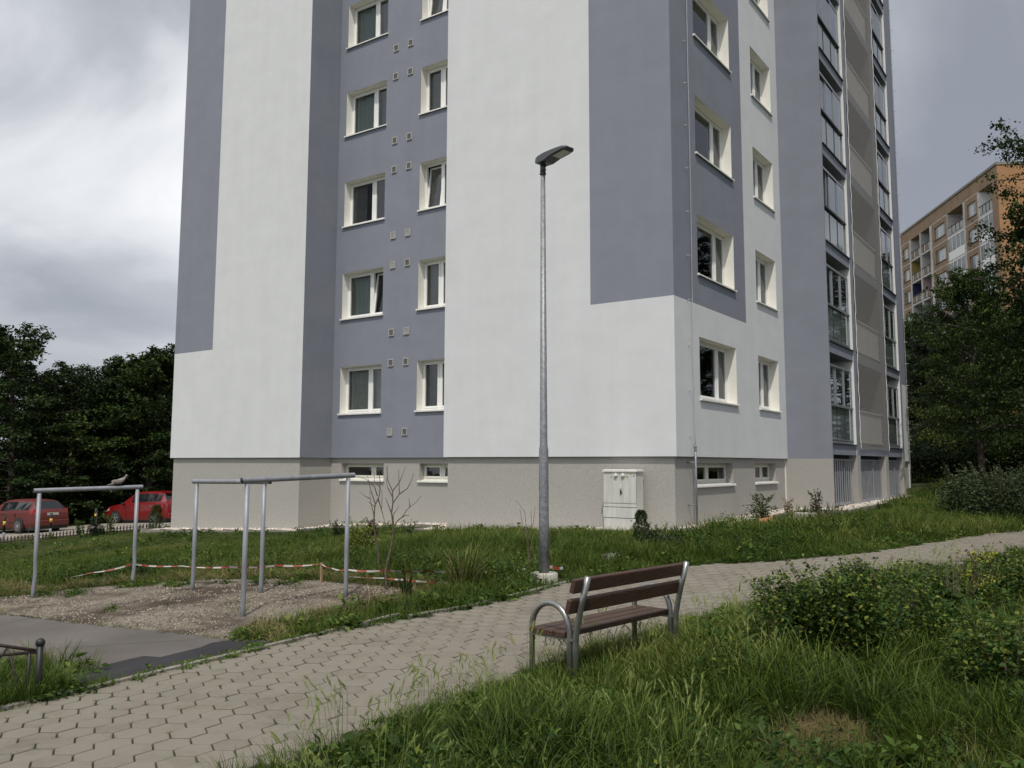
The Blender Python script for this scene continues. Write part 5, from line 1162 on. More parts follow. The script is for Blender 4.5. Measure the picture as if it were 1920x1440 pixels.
def pebble(name, seed, m):
    r = np.random.default_rng(seed); mb = bmesh.new(); bmesh.ops.create_icosphere(mb, subdivisions=1, radius=1)
    for v_ in mb.verts: v_.co = Vector((v_.co.x * 1.1, v_.co.y * .85, v_.co.z * .55)) * (1 + r.normal(0, .10))
    me = bpy.data.meshes.new(name); mb.to_mesh(me); mb.free(); me.materials.append(m); o = bpy.data.objects.new(name, me); SRC.append(o); return o
def pebmat(name, cs):
    m, n, l, p = mk(name); p.inputs['Roughness'].default_value = .85; oi = n.new('ShaderNodeObjectInfo'); r = n.new('ShaderNodeValToRGB'); l.new(oi.outputs['Random'], r.inputs[0]); e = r.color_ramp.elements
    e[0].color = (*cs[0], 1); e[1].color = (*cs[-1], 1)
    for i, c in enumerate(cs[1:-1]): q = e.new((i + 1) / (len(cs) - 1)); q.color = (*c, 1)
    l.new(r.outputs[0], p.inputs['Base Color']); return m
pm1 = pebmat('pale_pebbles', [(.42, .37, .30), (.66, .62, .55), (.55, .43, .33), (.74, .71, .66), (.5, .47, .43)])
pm2 = pebmat('yard_gravel', [(.09, .07, .055), (.26, .225, .175), (.14, .115, .09), (.36, .32, .25), (.19, .16, .12)])
peb1 = [pebble('pebble', 110 + i, pm1) for i in range(4)]; peb2 = [pebble('gravel_stone', 120 + i, pm2) for i in range(4)]

def scatter(name, pts, srcs, scale, label, tilt=.12, rots=None, kind='stuff', seed=0, parent=None):
    """one stuff object: instances of small source meshes on points"""
    n = len(pts)
    if n == 0: return
    r = np.random.default_rng(seed + 5); me = bpy.data.meshes.new(name); me.vertices.add(n); me.vertices.foreach_set('co', np.asarray(pts, np.float32).ravel())
    rot = np.stack([r.normal(0, tilt, n), r.normal(0, tilt, n), r.random(n) * 6.283], 1).astype(np.float32)
    a = me.attributes.new('rot', 'FLOAT_VECTOR', 'POINT'); a.data.foreach_set('vector', rot.ravel())
    sc = np.broadcast_to(scale, n).astype(np.float32) * (.75 + .5 * r.random(n)).astype(np.float32)
    a = me.attributes.new('scl', 'FLOAT', 'POINT'); a.data.foreach_set('value', sc)
    a = me.attributes.new('idx', 'INT', 'POINT'); a.data.foreach_set('value', r.integers(0, len(srcs), n).astype(np.int32)); me.update()
    o = bpy.data.objects.new(name, me); link(o, parent); tag(o, label, kind=kind)
    ng = bpy.data.node_groups.new(name, 'GeometryNodeTree'); ng.interface.new_socket('Geometry', in_out='INPUT', socket_type='NodeSocketGeometry'); ng.interface.new_socket('Geometry', in_out='OUTPUT', socket_type='NodeSocketGeometry')
    N_, L_ = ng.nodes, ng.links; gi = N_.new('NodeGroupInput'); go = N_.new('NodeGroupOutput'); jn = N_.new('GeometryNodeJoinGeometry')
    for s in srcs:
        oi = N_.new('GeometryNodeObjectInfo'); oi.inputs['Object'].default_value = s; oi.inputs['As Instance'].default_value = True; L_.new(oi.outputs['Geometry'], jn.inputs[0])
    ip = N_.new('GeometryNodeInstanceOnPoints'); L_.new(gi.outputs[0], ip.inputs['Points']); L_.new(jn.outputs[0], ip.inputs['Instance']); ip.inputs['Pick Instance'].default_value = True
    for nm, ty, sk in (('idx', 'INT', 'Instance Index'), ('rot', 'FLOAT_VECTOR', 'Rotation'), ('scl', 'FLOAT', 'Scale')):
        na = N_.new('GeometryNodeInputNamedAttribute'); na.data_type = ty; na.inputs['Name'].default_value = nm; L_.new(na.outputs['Attribute'], ip.inputs[sk])
    L_.new(ip.outputs[0], go.inputs[0]); md = o.modifiers.new('scatter', 'NODES'); md.node_group = ng; return o
def wedge(Z0, Z1, dens, lx=-.78, rx=.78, seed=0):
    r = np.random.default_rng(seed); A = (rx - lx) * (Z1 * Z1 - Z0 * Z0) / 2; n = int(A * dens)
    Z = np.sqrt(Z0 * Z0 + (Z1 * Z1 - Z0 * Z0) * r.random(n)); X = Z * (lx + (rx - lx) * r.random(n)); x, y = hw(X, Z); return np.stack([x, y], 1)
def vnoise(P, s, seed=0):
    """cheap smooth value noise in 0..1"""
    r = np.random.default_rng(seed); g = r.random((64, 64)); q = P / s + 100; i = np.floor(q).astype(int); f = q - i; f = f * f * (3 - 2 * f)
    a = g[i[:, 0] % 64, i[:, 1] % 64]; b_ = g[(i[:, 0] + 1) % 64, i[:, 1] % 64]; c = g[i[:, 0] % 64, (i[:, 1] + 1) % 64]; d = g[(i[:, 0] + 1) % 64, (i[:, 1] + 1) % 64]
    return (a * (1 - f[:, 0]) + b_ * f[:, 0]) * (1 - f[:, 1]) + (c * (1 - f[:, 0]) + d * f[:, 0]) * f[:, 1]
def off_hard(P, extra=()):
    k = np.ones(len(P), bool)
    for pl in (PATH, ASPH, TAR, GRAV, STRIP, HOUSE, ROAD) + tuple(extra): k &= ~inpoly(P, pl)
    return P[k]
def z3(P, dz=-.01): return np.column_stack([P, gz(P[:, 0], P[:, 1]) + dz])
def dist_poly(P, line):
    d = np.full(len(P), 1e9)
    for i in range(len(line) - 1):
        a, b_ = np.array(line[i][:2]), np.array(line[i + 1][:2]); ab = b_ - a; t = np.clip(((P - a) @ ab) / (ab @ ab), 0, 1); d = np.minimum(d, np.linalg.norm(P - a - t[:, None] * ab, axis=1))
    return d
right_of_path = lambda P: inpoly(P, path_lo + [(-4.1, -9), (30, -9), (30, 32)])
# near lawn to the right of the path
P = off_hard(wedge(2.2, 11, 105, lx=-.25, rx=.8, seed=1)); P = P[right_of_path(P)]
dp_ = dist_poly(P, path_lo); straw = 2.2 * np.exp(-((P[:, 0] - G(1555, 1385)[0]) ** 2 + (P[:, 1] - G(1555, 1385)[1]) ** 2) / .05); straw2 = np.exp(-((P[:, 0] - G(1500, 1425)[0]) ** 2 + (P[:, 1] - G(1500, 1425)[1]) ** 2) / .03)
nzv = vnoise(P, .9, 3); keep = rng.random(len(P)) > straw * 1.1; P, dp_, nzv = P[keep], dp_[keep], nzv[keep]
sc_ = np.clip(.34 + dp_ * .62, .34, 1.0) * (.45 + .75 * nzv * (.6 + .6 * vnoise(P, .35, 33)))
inbush = np.zeros(len(P), bool)
for bx_ in ((1475, 1240), (1580, 1260), (1705, 1225), (1800, 1160), (1905, 1130), (1900, 1330), (1640, 1165)):
    q_ = G(*bx_); inbush |= np.hypot(P[:, 0] - q_[0], P[:, 1] - q_[1]) < .42
under = (np.abs(P[:, 0] + 3.55) < .45) & (np.abs(P[:, 1] - 6.6) < .9)
sc_ = np.where(under, sc_ * .85, sc_)
darkt = [src('grass_tuft', [blades(50, .13, .10, .34, .003, .006, seed=170 + i, lean=(.3, 1.2), droop=1.4, tint=(-.4, .35))], M['grass']) for i in range(2)]
scatter('tall_grass', z3(P), lush + darkt + lawn[:2], np.where(inbush, sc_ * .55, sc_), 'tall unmown grass in the foreground right of the path', seed=1)
ub = np.stack([rng.uniform(-3.98, -3.25, 60), rng.uniform(5.8, 7.5, 60)], 1); scatter('grass_under_bench', z3(ub), lush + darkt, .75, 'rank grass growing up between the legs of the bench', seed=26)
# fringe overhanging the path edge, with barley ears
E_ = []
for x, y, an in along([p for p in path_lo[::-1] if p[1] > -1], .045): 
    for q in range(1 if rng.random() < .8 else 2): E_.append((x + abs(rng.normal(0, .12)) * .9 - .05, y + rng.normal(0, .05)))
E_ = np.array(E_); scatter('path_fringe_grass', z3(E_), lushh + lawn, .38 + .3 * vnoise(E_, .4, 9), 'grass fringe along the near edge of the path', seed=2)
En = P[(dp_ < 2.2) & (rng.random(len(P)) < .12) & (vnoise(P, .6, 44) > .45)]; En = np.vstack([En, E_[(rng.random(len(E_)) < .09) & (vnoise(E_, .5, 45) > .5)]]); scatter('wild_barley', z3(En), ears, .78, 'bristly green ears of wild barley above the near grass', seed=3, tilt=.2)
Pw = P[(rng.random(len(P)) < .07)]; scatter('lawn_weeds', z3(Pw, .03), weeds, 1.1, 'broad-leaved weeds mixed in the foreground grass', seed=4)
sw = np.vstack([np.array(G(1555, 1385)[:2]) + rng.normal(0, .12, (150, 2)), np.array(G(1500, 1425)[:2]) + rng.normal(0, .14, (50, 2)), np.array(G(1820, 1410)[:2]) + rng.normal(0, .16, (60, 2)), P[rng.random(len(P)) < .025]])
scatter('dry_grass', z3(sw, .0), dry, .62, 'patches of dry straw in the foreground grass', seed=5, tilt=.8)
# lawn between the path, the yard and the house
Pl = off_hard(wedge(6.5, 31, 62, lx=-.80, rx=.8, seed=11), (BED,)); Pl = Pl[~right_of_path(Pl)]
Pl = Pl[np.hypot(Pl[:, 0] - lx, Pl[:, 1] - ly) > .30]; dpu = dist_poly(Pl, path_up); dg = dist_poly(Pl, GRAV); nv = vnoise(Pl, 1.3, 5)
s_l = np.clip(.55 + .5 * np.minimum(dpu, dg * .7), .5, 1.15) * (.70 + .5 * nv); dense = nv * .5 + .5
hgt = vnoise(Pl, 3.1, 8)
Zl = -Pl[:, 0] * math.sin(YAW) + Pl[:, 1] * math.cos(YAW); s_l = s_l * np.where(Pl[:, 0] < -12, np.clip(1.1 - (Zl - 14) / 9, .28, 1), 1); dst = dist_poly(Pl, STRIP_OUT); s_l = s_l * np.clip(.5 + dst * .5, .5, 1)
m1 = (hgt > .58) & (dg > .5) & (dpu > .6) & (Zl < 22) & (dst > .8)
scatter('lawn_grass', z3(Pl[~m1]), lawn, s_l[~m1] * 1.1, 'green lawn between the gravel yard and the house', seed=6)
scatter('lawn_tall_grass', z3(Pl[m1]), lush, s_l[m1] * .78, 'taller ragged grass patches in the lawn', seed=7)
Pd = Pl[(dg < .55) & (rng.random(len(Pl)) < .9)]; scatter('dry_lawn_edge', z3(Pd, 0), dry, 1.0, 'dry yellowish grass along the rear edge of the gravel yard', seed=8, tilt=.4)
Pw = Pl[(rng.random(len(Pl)) < np.where(Pl[:, 0] < -12, .012, .05))]; scatter('lawn_weeds_far', z3(Pw, .04), weeds, 1.3, 'low broad-leaved weeds in the lawn', seed=9)
# far edge of the path: creeping weeds over the kerb
E2 = []
for x, y, an in along([p for p in path_up if -1 < p[1] < 30], .085 ): E2.append((x - abs(rng.normal(0, .09)) + .02, y + rng.normal(0, .05)))
E2 = np.array(E2); scatter('kerb_weeds', z3(E2, .02), weeds + short, .62, 'low weeds creeping over the far edge of the path', seed=10)
# grass verge by the low railing
VERGE = [(-6.82, -1), (-6.82, 4.7), (-6.95, 4.9)] + g2([(330, 1268), (250, 1283), (185, 1296), (125, 1302), (100, 1280), (60, 1264), (0, 1262)]) + [(-7.9, -1)]
r_ = np.random.default_rng(4); Pv = np.stack([r_.uniform(-9, -6.8, 1800), r_.uniform(1, 6, 1800)], 1); Pv = Pv[inpoly(Pv, VERGE)]
scatter('verge_grass', z3(Pv), lush, .62, 'tufty grass verge round the low railing', seed=12)
Pk = np.stack([r_.uniform(-6.98, -6.80, 320), r_.uniform(2.5, 7.2, 320)], 1); scatter('verge_weeds', z3(Pk[::2], .01), weeds + short, .42, 'weeds between the asphalt patch and the kerb', seed=13)
# sparse weeds on the gravel
Pg = wedge(9, 16, 30, lx=-.75, rx=0, seed=14); Pg = Pg[inpoly(Pg, GRAV)]; ng_ = vnoise(Pg, .7, 2); dgi = dist_poly(Pg, GRAV[3:14]); Pg = Pg[(rng.random(len(Pg)) < np.where(dgi < .7, .30, .03) * (ng_ > .45))]
wl = np.vstack([Pg, np.array(G(270, 1100)[:2]) + rng.normal(0, .16, (16, 2)), np.array(G(330, 1100)[:2]) + rng.normal(0, .08, (6, 2)), np.array(G(120, 1117)[:2]) + rng.normal(0, .2, (14, 2)), np.array(G(30, 1245)[:2]) + rng.normal(0, .05, (3, 2)), np.array(G(470, 1193)[:2]) + rng.normal(0, .12, (14, 2))])
scatter('gravel_weeds', z3(wl, .0), short + weeds[:2], .9, 'sparse weeds growing through the gravel yard', seed=15)
ae = []
for x, y, an in along(g2([(0, 1153), (150, 1171), (300, 1186), (435, 1203)]), .06):
    if rng.random() < .5: ae.append((x + rng.normal(0, .03), y + rng.normal(0, .03)))
scatter('asphalt_edge_weeds', z3(np.array(ae), .0), short, .45, 'thin line of weeds between asphalt and gravel', seed=16)
# right lawn and everything farther away
Pf = off_hard(wedge(16, 30, 22, lx=.18, rx=.8, seed=17), (BED,)); Pf = Pf[Pf[:, 1] > 12]; scatter('side_lawn_grass', z3(Pf), lush + farg, .8 + .4 * vnoise(Pf, 1.6, 4), 'rank grass between the path and the loggias', seed=18)
Pf = off_hard(wedge(26, 62, 4.5, lx=-.8, rx=.8, seed=19)); Zf_ = -Pf[:, 0] * math.sin(YAW) + Pf[:, 1] * math.cos(YAW); Pf = Pf[(Zf_ > 45) | (Pf[:, 0] > -6)]; scatter('distant_grass', z3(Pf), farg, 1.2, 'grass beyond the road and under the trees', seed=20)
tallw = [src('tall_weed', [rosette(60, .12, .42, .06, 140 + i, .45), rosette(30, .16, .2, .07, 145 + i), blades(10, .1, .2, .45, .004, .007, seed=148 + i)], M['shrub']) for i in range(3)]
q1 = wedge(9.5, 19, 9, lx=.12, rx=.7, seed=31); q1 = off_hard(q1); q1 = q1[~right_of_path(q1)]; q1 = q1[(vnoise(q1, 1.4, 21) > .52) & (dist_poly(q1, path_up) > .5)]
q2 = wedge(11.5, 16, 10, lx=-.7, rx=.1, seed=32); q2 = off_hard(q2); d_ = dist_poly(q2, GRAV); q2 = q2[(d_ > .45) & (d_ < 1.9) & (vnoise(q2, .9, 22) > .45)]
q3 = P[(rng.random(len(P)) < .035) & (dp_ > .8)]
scatter('tall_weeds', z3(np.vstack([q1, q2, q3])), tallw, .8, 'dark leafy weeds standing in the lawn', seed=25)
# moss and tiny grass in the paver joints
jm = []
for (x, y) in cen:
    if y < -1 or y > 22: continue
    for k in range(6):
        an = math.pi / 3 * k + math.pi / 6; dl = min(1, abs(x + 6.7) / 1.4)
        if rng.random() < (.34 * (1 - dl) + .03) * (1 if y < 14 else .5): jm.append((x + HEXW / math.sqrt(3) * math.cos(an), y + HEXW / math.sqrt(3) * math.sin(an)))
jm = np.array(jm); scatter('joint_grass', z3(jm, .030), joint, .75, 'tiny grass tufts and moss in the paver joints', seed=21)
# loose stones
r_ = np.random.default_rng(8); Pb = np.stack([r_.uniform(-25, -5, 60000), r_.uniform(15.8, 35, 60000)], 1); Pb = Pb[inpoly(Pb, STRIP)][:9000]
scatter('strip_pebbles', np.column_stack([Pb, strip_z(Pb) + .01]), peb1, .026, 'pale rounded pebbles along the foot of the house', seed=22, tilt=1)
Pb = wedge(8.5, 15, 420, lx=-.75, rx=-.05, seed=23); Pb = Pb[inpoly(Pb, GRAV)]; ngv = vnoise(Pb, .5, 12) * .6 + vnoise(Pb, .17, 13) * .4; Pb = Pb[ngv + .25 * rng.random(len(Pb)) > .60]
scatter('loose_gravel', z3(Pb, .006), peb2, .013, 'loose gravel stones on the yard under the steel frames', seed=24, tilt=1)

# ------------------------------------------------------------------ trees
def tree_data(seed, H, Rr, kind):
    r = np.random.default_rng(seed); tb = MB(); tm = M['bark']; th = H * .93; lean = r.normal(0, .02, 2)
    tp = [(lean[0] * H * t * t * 3 + .08 * math.sin(t * 5 + seed), lean[1] * H * t * t * 3, H * t * .95) for t in np.linspace(0, 1, 9)]
    tr = [.022 * H * (1 - .9 * t) + .01 for t in np.linspace(0, 1, 9)]; tb.tube(tp, tr, tm, 9)
    PL = []; OUT = []; SZ = []
    n = {'broad': 84, 'maple': 80, 'pine': 64, 'upright': 78}[kind]
    for i in range(n):
        t = (.10 if kind != 'maple' else .16) + .86 * (i + r.random() * .8) / n; az = i * 2.399 + r.normal(0, .35)
        if kind == 'pine': Lb = Rr * (1 - t) ** .7 * (.75 + .4 * r.random()) + .3
        elif kind == 'upright': Lb = Rr * (math.sin(math.pi * min(1, .18 + t * .80)) ** .7) * (.65 + .5 * r.random()) + .4
        else: Lb = Rr * (math.sin(math.pi * min(1, .22 + t * .74)) ** .6) * (.62 + .55 * r.random()) + .35
        el_ = {'pine': .1 + .5 * t, 'upright': .35 + .75 * t, 'broad': .15 + .95 * t * t, 'maple': .1 + .9 * t}[kind] + r.normal(0, .1)
        z0 = H * t * .93; j = min(8, int(t * 8)); b0 = np.array([tp[j][0], tp[j][1], z0]); dh = np.array([math.cos(az), math.sin(az), 0])
        ts = np.linspace(0, 1, 6); pts = [b0 + dh * Lb * q * math.cos(el_) + np.array([0, 0, 1]) * (Lb * q * math.sin(el_) - .20 * Lb * q * q) for q in ts]
        tb.tube([tuple(p) for p in pts], [max(.008, .010 * H * (1 - t * .6) * (1 - .85 * q)) * .55 for q in ts], tm, 4, cap=False)
        sd2 = np.array([-dh[1], dh[0], 0])
        nt_ = 9 if kind != 'pine' else 7
        for k in range(nt_):
            q = .22 + .78 * (k + r.random()) / nt_; c = b0 + dh * Lb * q * math.cos(el_) + np.array([0, 0, 1]) * (Lb * q * math.sin(el_) - .20 * Lb * q * q)
            sl = (.30 + .25 * r.random()) * (1.15 - q * .5) * max(.8, Lb * .36); sgn = 1 if k % 2 else -1; td = dh * (.55 + .3 * r.random()) + sd2 * sgn * (.9 * r.random() + .25) + np.array([0, 0, r.normal(.05, .25)])
            m_ = int({'broad': 28, 'upright': 26, 'maple': 54, 'pine': 30}[kind]); u = r.random(m_) ** .8
            sp_ = .15 * sl + .10; P_ = c + td * sl * u[:, None] * 1.35 + r.normal(0, 1, (m_, 3)) * np.array([sp_, sp_, sp_ * .45]) - np.array([0, 0, 1]) * (u[:, None] ** 2) * sl * .25
            PL.append(P_); OUT.append(np.tile(td, (m_, 1))); SZ.append(np.full(m_, 1.0))
    PL = np.vstack(PL); OUT = np.vstack(OUT)
    size = {'broad': .20, 'upright': .20, 'maple': .125, 'pine': .17}[kind]
    asp = {'broad': .55, 'upright': .6, 'maple': .85, 'pine': .16}[kind]
    tn = np.clip(np.random.default_rng(seed).random(len(PL)) * .75 + .15, 0, 1)
    V, F, T = leafcards(PL, size * (1.5 if kind == 'pine' else 1), seed, up=.35, tint=tn, aspect=asp, out=OUT)
    return tb, (V, F, T)
TD = {}
def tree(name, kindkey, H, Rr, kind, leafm, seed, X, Z, rz, sc, label, group=None, zoff=-.1):
    if kindkey not in TD:
        tb, (V, F, T) = tree_data(seed, H, Rr, kind); TD[kindkey] = (tb.mesh('trunk'), {}, (V, F, T))
    tm, cr, vft = TD[kindkey]
    if leafm not in cr: cr[leafm] = np_mesh('crown', vft[0], vft[1], M[leafm], tint=vft[2])
    x, y = hw(X, Z); e = empty(name, (x, y, g1(x, y) + zoff), label, 'tree', group, rz); e.scale = (sc, sc, sc) if not isinstance(sc, tuple) else sc
    inst('trunk', tm, (0, 0, 0), e); inst('crown', cr[leafm], (0, 0, 0), e); return e
def pxX(px, Z): return (px - CX) / CF * Z
tl = [(-190, 44, 'bB', .95, 3.1, 'dark tree well outside the left picture edge'), (-340, 42, 'bA', 1.0, .4, 'dark tree farthest outside the left picture edge'), (-250, 52, 'uA', 1.0, 2, 'dark tree in the second row outside the left picture edge'), (-60, 46, 'bA', 1.0, 1, 'tall dark leafy tree standing outside the left picture edge'), (30, 43.5, 'bB', .93, 2, 'tall broad tree at the left picture edge, its top rising highest on the left'), (95, 51, 'uA', .80, 3, 'shorter dark tree in the dip between the left edge tree and its right neighbours'), (132, 45.5, 'bA', .80, .5, 'dark tree behind the road sign with a rounded low top'),
      (200, 47.5, 'uA', .90, 1.4, 'dark upright tree behind the gap between the two red cars'), (250, 50, 'bB', .84, 4.4, 'dense dark tree directly behind the front of the bright red car'), (284, 46.5, 'uB', .95, 2.6, 'feathery upright tree close to the left corner of the house'), (345, 49, 'bA', .86, 2.1, 'dark tree mostly hidden behind the left corner of the house'), (60, 55, 'bB', .86, 5, 'dark tree in the second row behind the left edge tree'), (165, 56, 'bA', .84, .3, 'dark tree in the second row behind the iron fence'), (230, 57, 'bB', .85, 3.4, 'dark tree in the second row behind the bright red car'), (310, 58, 'bB', .93, 1.9, 'dark tree in the second row by the house corner')]
DATA = {'bA': (11, 10.6, 4.4, 'broad'), 'bB': (12, 11.2, 4.2, 'broad'), 'uA': (13, 10.2, 3.4, 'upright'), 'uB': (14, 10.4, 3.1, 'upright'), 'mA': (15, 13.0, 5.4, 'maple'), 'mB': (16, 11.0, 4.8, 'maple'), 'pA': (17, 11.0, 2.8, 'pine')}
for px, Z, kk, sc, rz, lb in tl:
    s_, H_, R__, kd = DATA[kk]; tree('deciduous_tree', kk, H_, R__, kd, 'leafd', s_, pxX(px, Z), Z, rz, sc, lb, 'dark trees beyond the road on the left')
tr_ = [(1738, 47, 'pA', (.72, .72, .97), 0, 'pine_tree', 'needle', 'dark pine beside the far end of the loggias, right of the house edge'), (1838, 38, 'mB', (.60, .60, .86), 1, 'deciduous_tree', 'leafb', 'light green maple whose rounded top stands before the orange block'),
       (1998, 27, 'mA', (.68, .68, .98), 2.2, 'deciduous_tree', 'leafm', 'near maple at the right picture edge reaching its branches over the orange block'), (1890, 45, 'mB', (.8, .8, .80), 3, 'deciduous_tree', 'leafd', 'dark broad tree under the branches of the near maple'), (1740, 55, 'bA', .98, .7, 'deciduous_tree', 'leafd', 'dark tree far behind the pine at the house edge'),
       (1835, 52, 'bB', .92, 4, 'deciduous_tree', 'leafd', 'dark tree behind the light green maple'), (1950, 50, 'mB', .9, 5, 'deciduous_tree', 'leafd', 'dark tree low at the right picture edge'), (1775, 48, 'bB', .72, 2, 'deciduous_tree', 'leafd', 'small dark tree between the pine and the light green maple'), (2080, 42, 'bA', 1.2, 1, 'deciduous_tree', 'leafd', 'large dark tree outside the right picture edge'), (2330, 30, 'mA', 1.1, 4, 'deciduous_tree', 'leafm', 'tall maple beyond the right picture edge beside the path')]
for px, Z, kk, sc, rz, nm, lm, lb in tr_:
    s_, H_, R__, kd = DATA[kk]; tree(nm, kk, H_, R__, kd, lm, s_, pxX(px, Z), Z, rz, sc, lb, 'trees behind the lawn on the right')

# ------------------------------------------------------------------ shrubs
def blob_leaves(n, rx, ry, rz_, size, seed, lump=5, shell=.55, up=.5, asp=.6, zlo=0.0):
    r = np.random.default_rng(seed); L_ = []
    for k in range(lump):
        c = np.array([r.uniform(-.55, .55) * rx, r.uniform(-.55, .55) * ry, r.uniform(.25, .62) * rz_]); q = n // lump
        d = r.normal(0, 1, (q, 3)); d /= np.linalg.norm(d, axis=1)[:, None]; rad = (shell + (1 - shell) * r.random(q)) ** .8
        s = r.uniform(.42, .62); P_ = c + d * rad[:, None] * np.array([rx, ry, rz_ * .75]) * s * (1 + .18 * np.sin(d[:, :1] * 9 + k) * np.cos(d[:, 1:2] * 8)); L_.append(P_)
    P_ = np.vstack(L_); P_ = P_[P_[:, 2] > zlo]; o_ = P_ / (np.linalg.norm(P_, axis=1)[:, None] + 1e-6)
    return leafcards(P_, size, seed, up=up, out=o_, aspect=asp)
def shrub(name, X, Z, rx, ry, rz_, n, size, m, seed, label, cat='bush', group=None, sprigs=0, lump=6, world_xy=None, up=.5, asp=.6, dz=0):
    x, y = hw(X, Z) if world_xy is None else world_xy; z = g1(x, y) + dz
    e = empty(name, (x, y, z), label, cat, group); parts_ = [blob_leaves(n, rx, ry, rz_, size, seed, lump, up=up, asp=asp)]; r = np.random.default_rng(seed); st = MB()
    for k in range(max(5, sprigs // 3)):
        a = r.random() * 6.28; q = r.random() * .5; st.tube([(0.03 * math.cos(a), .03 * math.sin(a), -.05), (rx * q * .6 * math.cos(a), ry * q * .6 * math.sin(a), rz_ * .5), (rx * q * math.cos(a), ry * q * math.sin(a), rz_ * .9)], [.012 * rz_ + .003, .008 * rz_ + .002, .002], M['twig'], 5, cap=False)
    for k in range(sprigs):       # arching shoots that break the outline
        a = r.random() * 6.28; q = .35 + .6 * r.random(); p0 = np.array([rx * q * .8 * math.cos(a), ry * q * .8 * math.sin(a), rz_ * (.75 + .1 * r.random())]); d = np.array([math.cos(a) * .5, math.sin(a) * .5, .9 + .5 * r.random()]); L_ = (.12 + .22 * r.random()) * max(.6, rz_)
        pts = [p0 + d * L_ * t - np.array([0, 0, .35]) * L_ * t * t for t in np.linspace(0, 1, 5)]; st.tube([tuple(p) for p in pts], [.003, .003, .002, .002, .001], M['twig'], 3, cap=False)
        m_ = 10; u = np.linspace(.1, 1, m_); P_ = p0 + d * L_ * u[:, None] - np.array([0, 0, .35]) * L_ * (u ** 2)[:, None] + r.normal(0, .008, (m_, 3)); parts_.append(leafcards(P_, size * .85, seed + k, up=.2, out=r.normal(0, 1, (m_, 3)), aspect=asp, tint=.5 + .5 * r.random(m_)))
    st.build('stems', e, world=False); LAST[0]['kind'] = 'stuff'
    V, F, T = merge(parts_); o = bpy.data.objects.new('foliage', np_mesh('foliage', V, F, M[m], tint=T)); link(o, e); return e
fg = 'leafy shrubs in the foreground grass'
def at_px(px, py, Z=None): g = G(px, py); return (g[0], g[1])
shrub('rose_shrub', 0, 0, .42, .48, .74, 4200, .042, 'shrub', 31, 'leafy green shrub nearest the bench, at the left end of the foreground bushes', group=fg, sprigs=18, world_xy=at_px(1475, 1240))
shrub('rose_shrub', 0, 0, .58, .52, .84, 6400, .044, 'shrub', 32, 'dense green shrub in the middle of the foreground bushes', group=fg, sprigs=20, world_xy=at_px(1580, 1260))
shrub('rose_shrub', 0, 0, .52, .55, .68, 4600, .04, 'shrub', 33, 'lower loose shrub between the dense one and the yellow flowering one', group=fg, sprigs=22, world_xy=at_px(1705, 1225))
shrub('flowering_shrub', 0, 0, .55, .6, .56, 4800, .042, 'shrub', 34, 'shrub with yellowish young leaves close to the right picture edge', group=fg, sprigs=26, world_xy=at_px(1800, 1160))
shrub('rose_shrub', 0, 0, .62, .6, .58, 4600, .046, 'shrub', 35, 'tall green shrub cut by the right picture edge beside the path', group=fg, sprigs=20, world_xy=at_px(1905, 1130))
shrub('rose_shrub', 0, 0, .48, .5, .66, 3600, .042, 'shrub', 36, 'dark shrub low at the right picture edge in the foreground', group=fg, sprigs=14, world_xy=at_px(1900, 1330))
shrub('rose_shrub', 0, 0, .52, .45, .62, 3600, .042, 'shrub', 38, 'green shrub behind the dense one, close to the path', group=fg, sprigs=18, world_xy=at_px(1640, 1165))
shrub('yellow_sprigs', 0, 0, .26, .28, .56, 520, .036, 'yel', 37, 'clump of bright yellow sprigs poking out of the shrubs at the right', group=None, sprigs=14, world_xy=at_px(1835, 1150), dz=.10)
shrub('broadleaf_plant', 0, 0, .16, .16, .70, 90, .17, 'shrub', 39, 'broad-leaved burdock-like plant between the shrubs at the right', cat='plant', world_xy=at_px(1790, 1190), lump=2, up=.8, asp=.8)
shrub('round_hedge', 0, 0, 1.7, 1.8, 1.42, 17000, .07, 'shrubg', 40, 'large rounded grey-green bush beyond the path at the right picture edge', world_xy=tuple(pz(1895, 980, 20.5)[:2]), sprigs=70, lump=12)
shrub('round_hedge', 0, 0, 1.3, 1.3, 1.1, 7000, .07, 'shrubg', 41, 'second rounded bush outside the right picture edge behind the large one', world_xy=tuple(pz(2030, 985, 23)[:2]), sprigs=30, lump=8)
for i, (px, Z, w_, h_, lb) in enumerate(((1720, 43, 2.2, 2.0, 'dark undergrowth beside the far wing of the house'), (1780, 44, 2.6, 2.4, 'dark undergrowth under the light green maple'), (1850, 43, 2.6, 2.3, 'dark undergrowth above the large round bush'), (1930, 40, 2.8, 2.6, 'dark undergrowth at the right picture edge'), (-20, 50, 3, 2.6, 'dark undergrowth behind the faded red car'), (60, 52, 3, 2.4, 'dark undergrowth behind the road sign'), (290, 51.5, 2.6, 2.6, 'dark undergrowth behind the bright red car'), (225, 53, 2.4, 2.0, 'dark undergrowth behind the striped bollards'))):
    shrub('undergrowth', pxX(px, Z), Z, w_, w_, h_, 3800, .16, 'leafd', 50 + i, lb, group='dark undergrowth below the trees')
shrub('golden_shrub', 0, 0, .36, .36, .66, 1500, .05, 'yelg', 60, 'yellow-green shrub in the lawn right of the nearest steel frame', world_xy=tuple(pz(682, 1040, 16)[:2]), sprigs=12)
shrub('barberry', 0, 0, .20, .20, .52, 900, .04, 'purple', 61, 'small dark purple shrub by the pebble strip behind the bare saplings', world_xy=tuple(pz(694, 1000, 18.6)[:2]), sprigs=6)
shrub('small_shrub', 0, 0, .26, .22, .34, 500, .05, 'leafd', 62, 'dark low shrub against the plinth in the recess, left of the golden shrub', world_xy=tuple(pz(632, 995, 20.3)[:2]), sprigs=8)
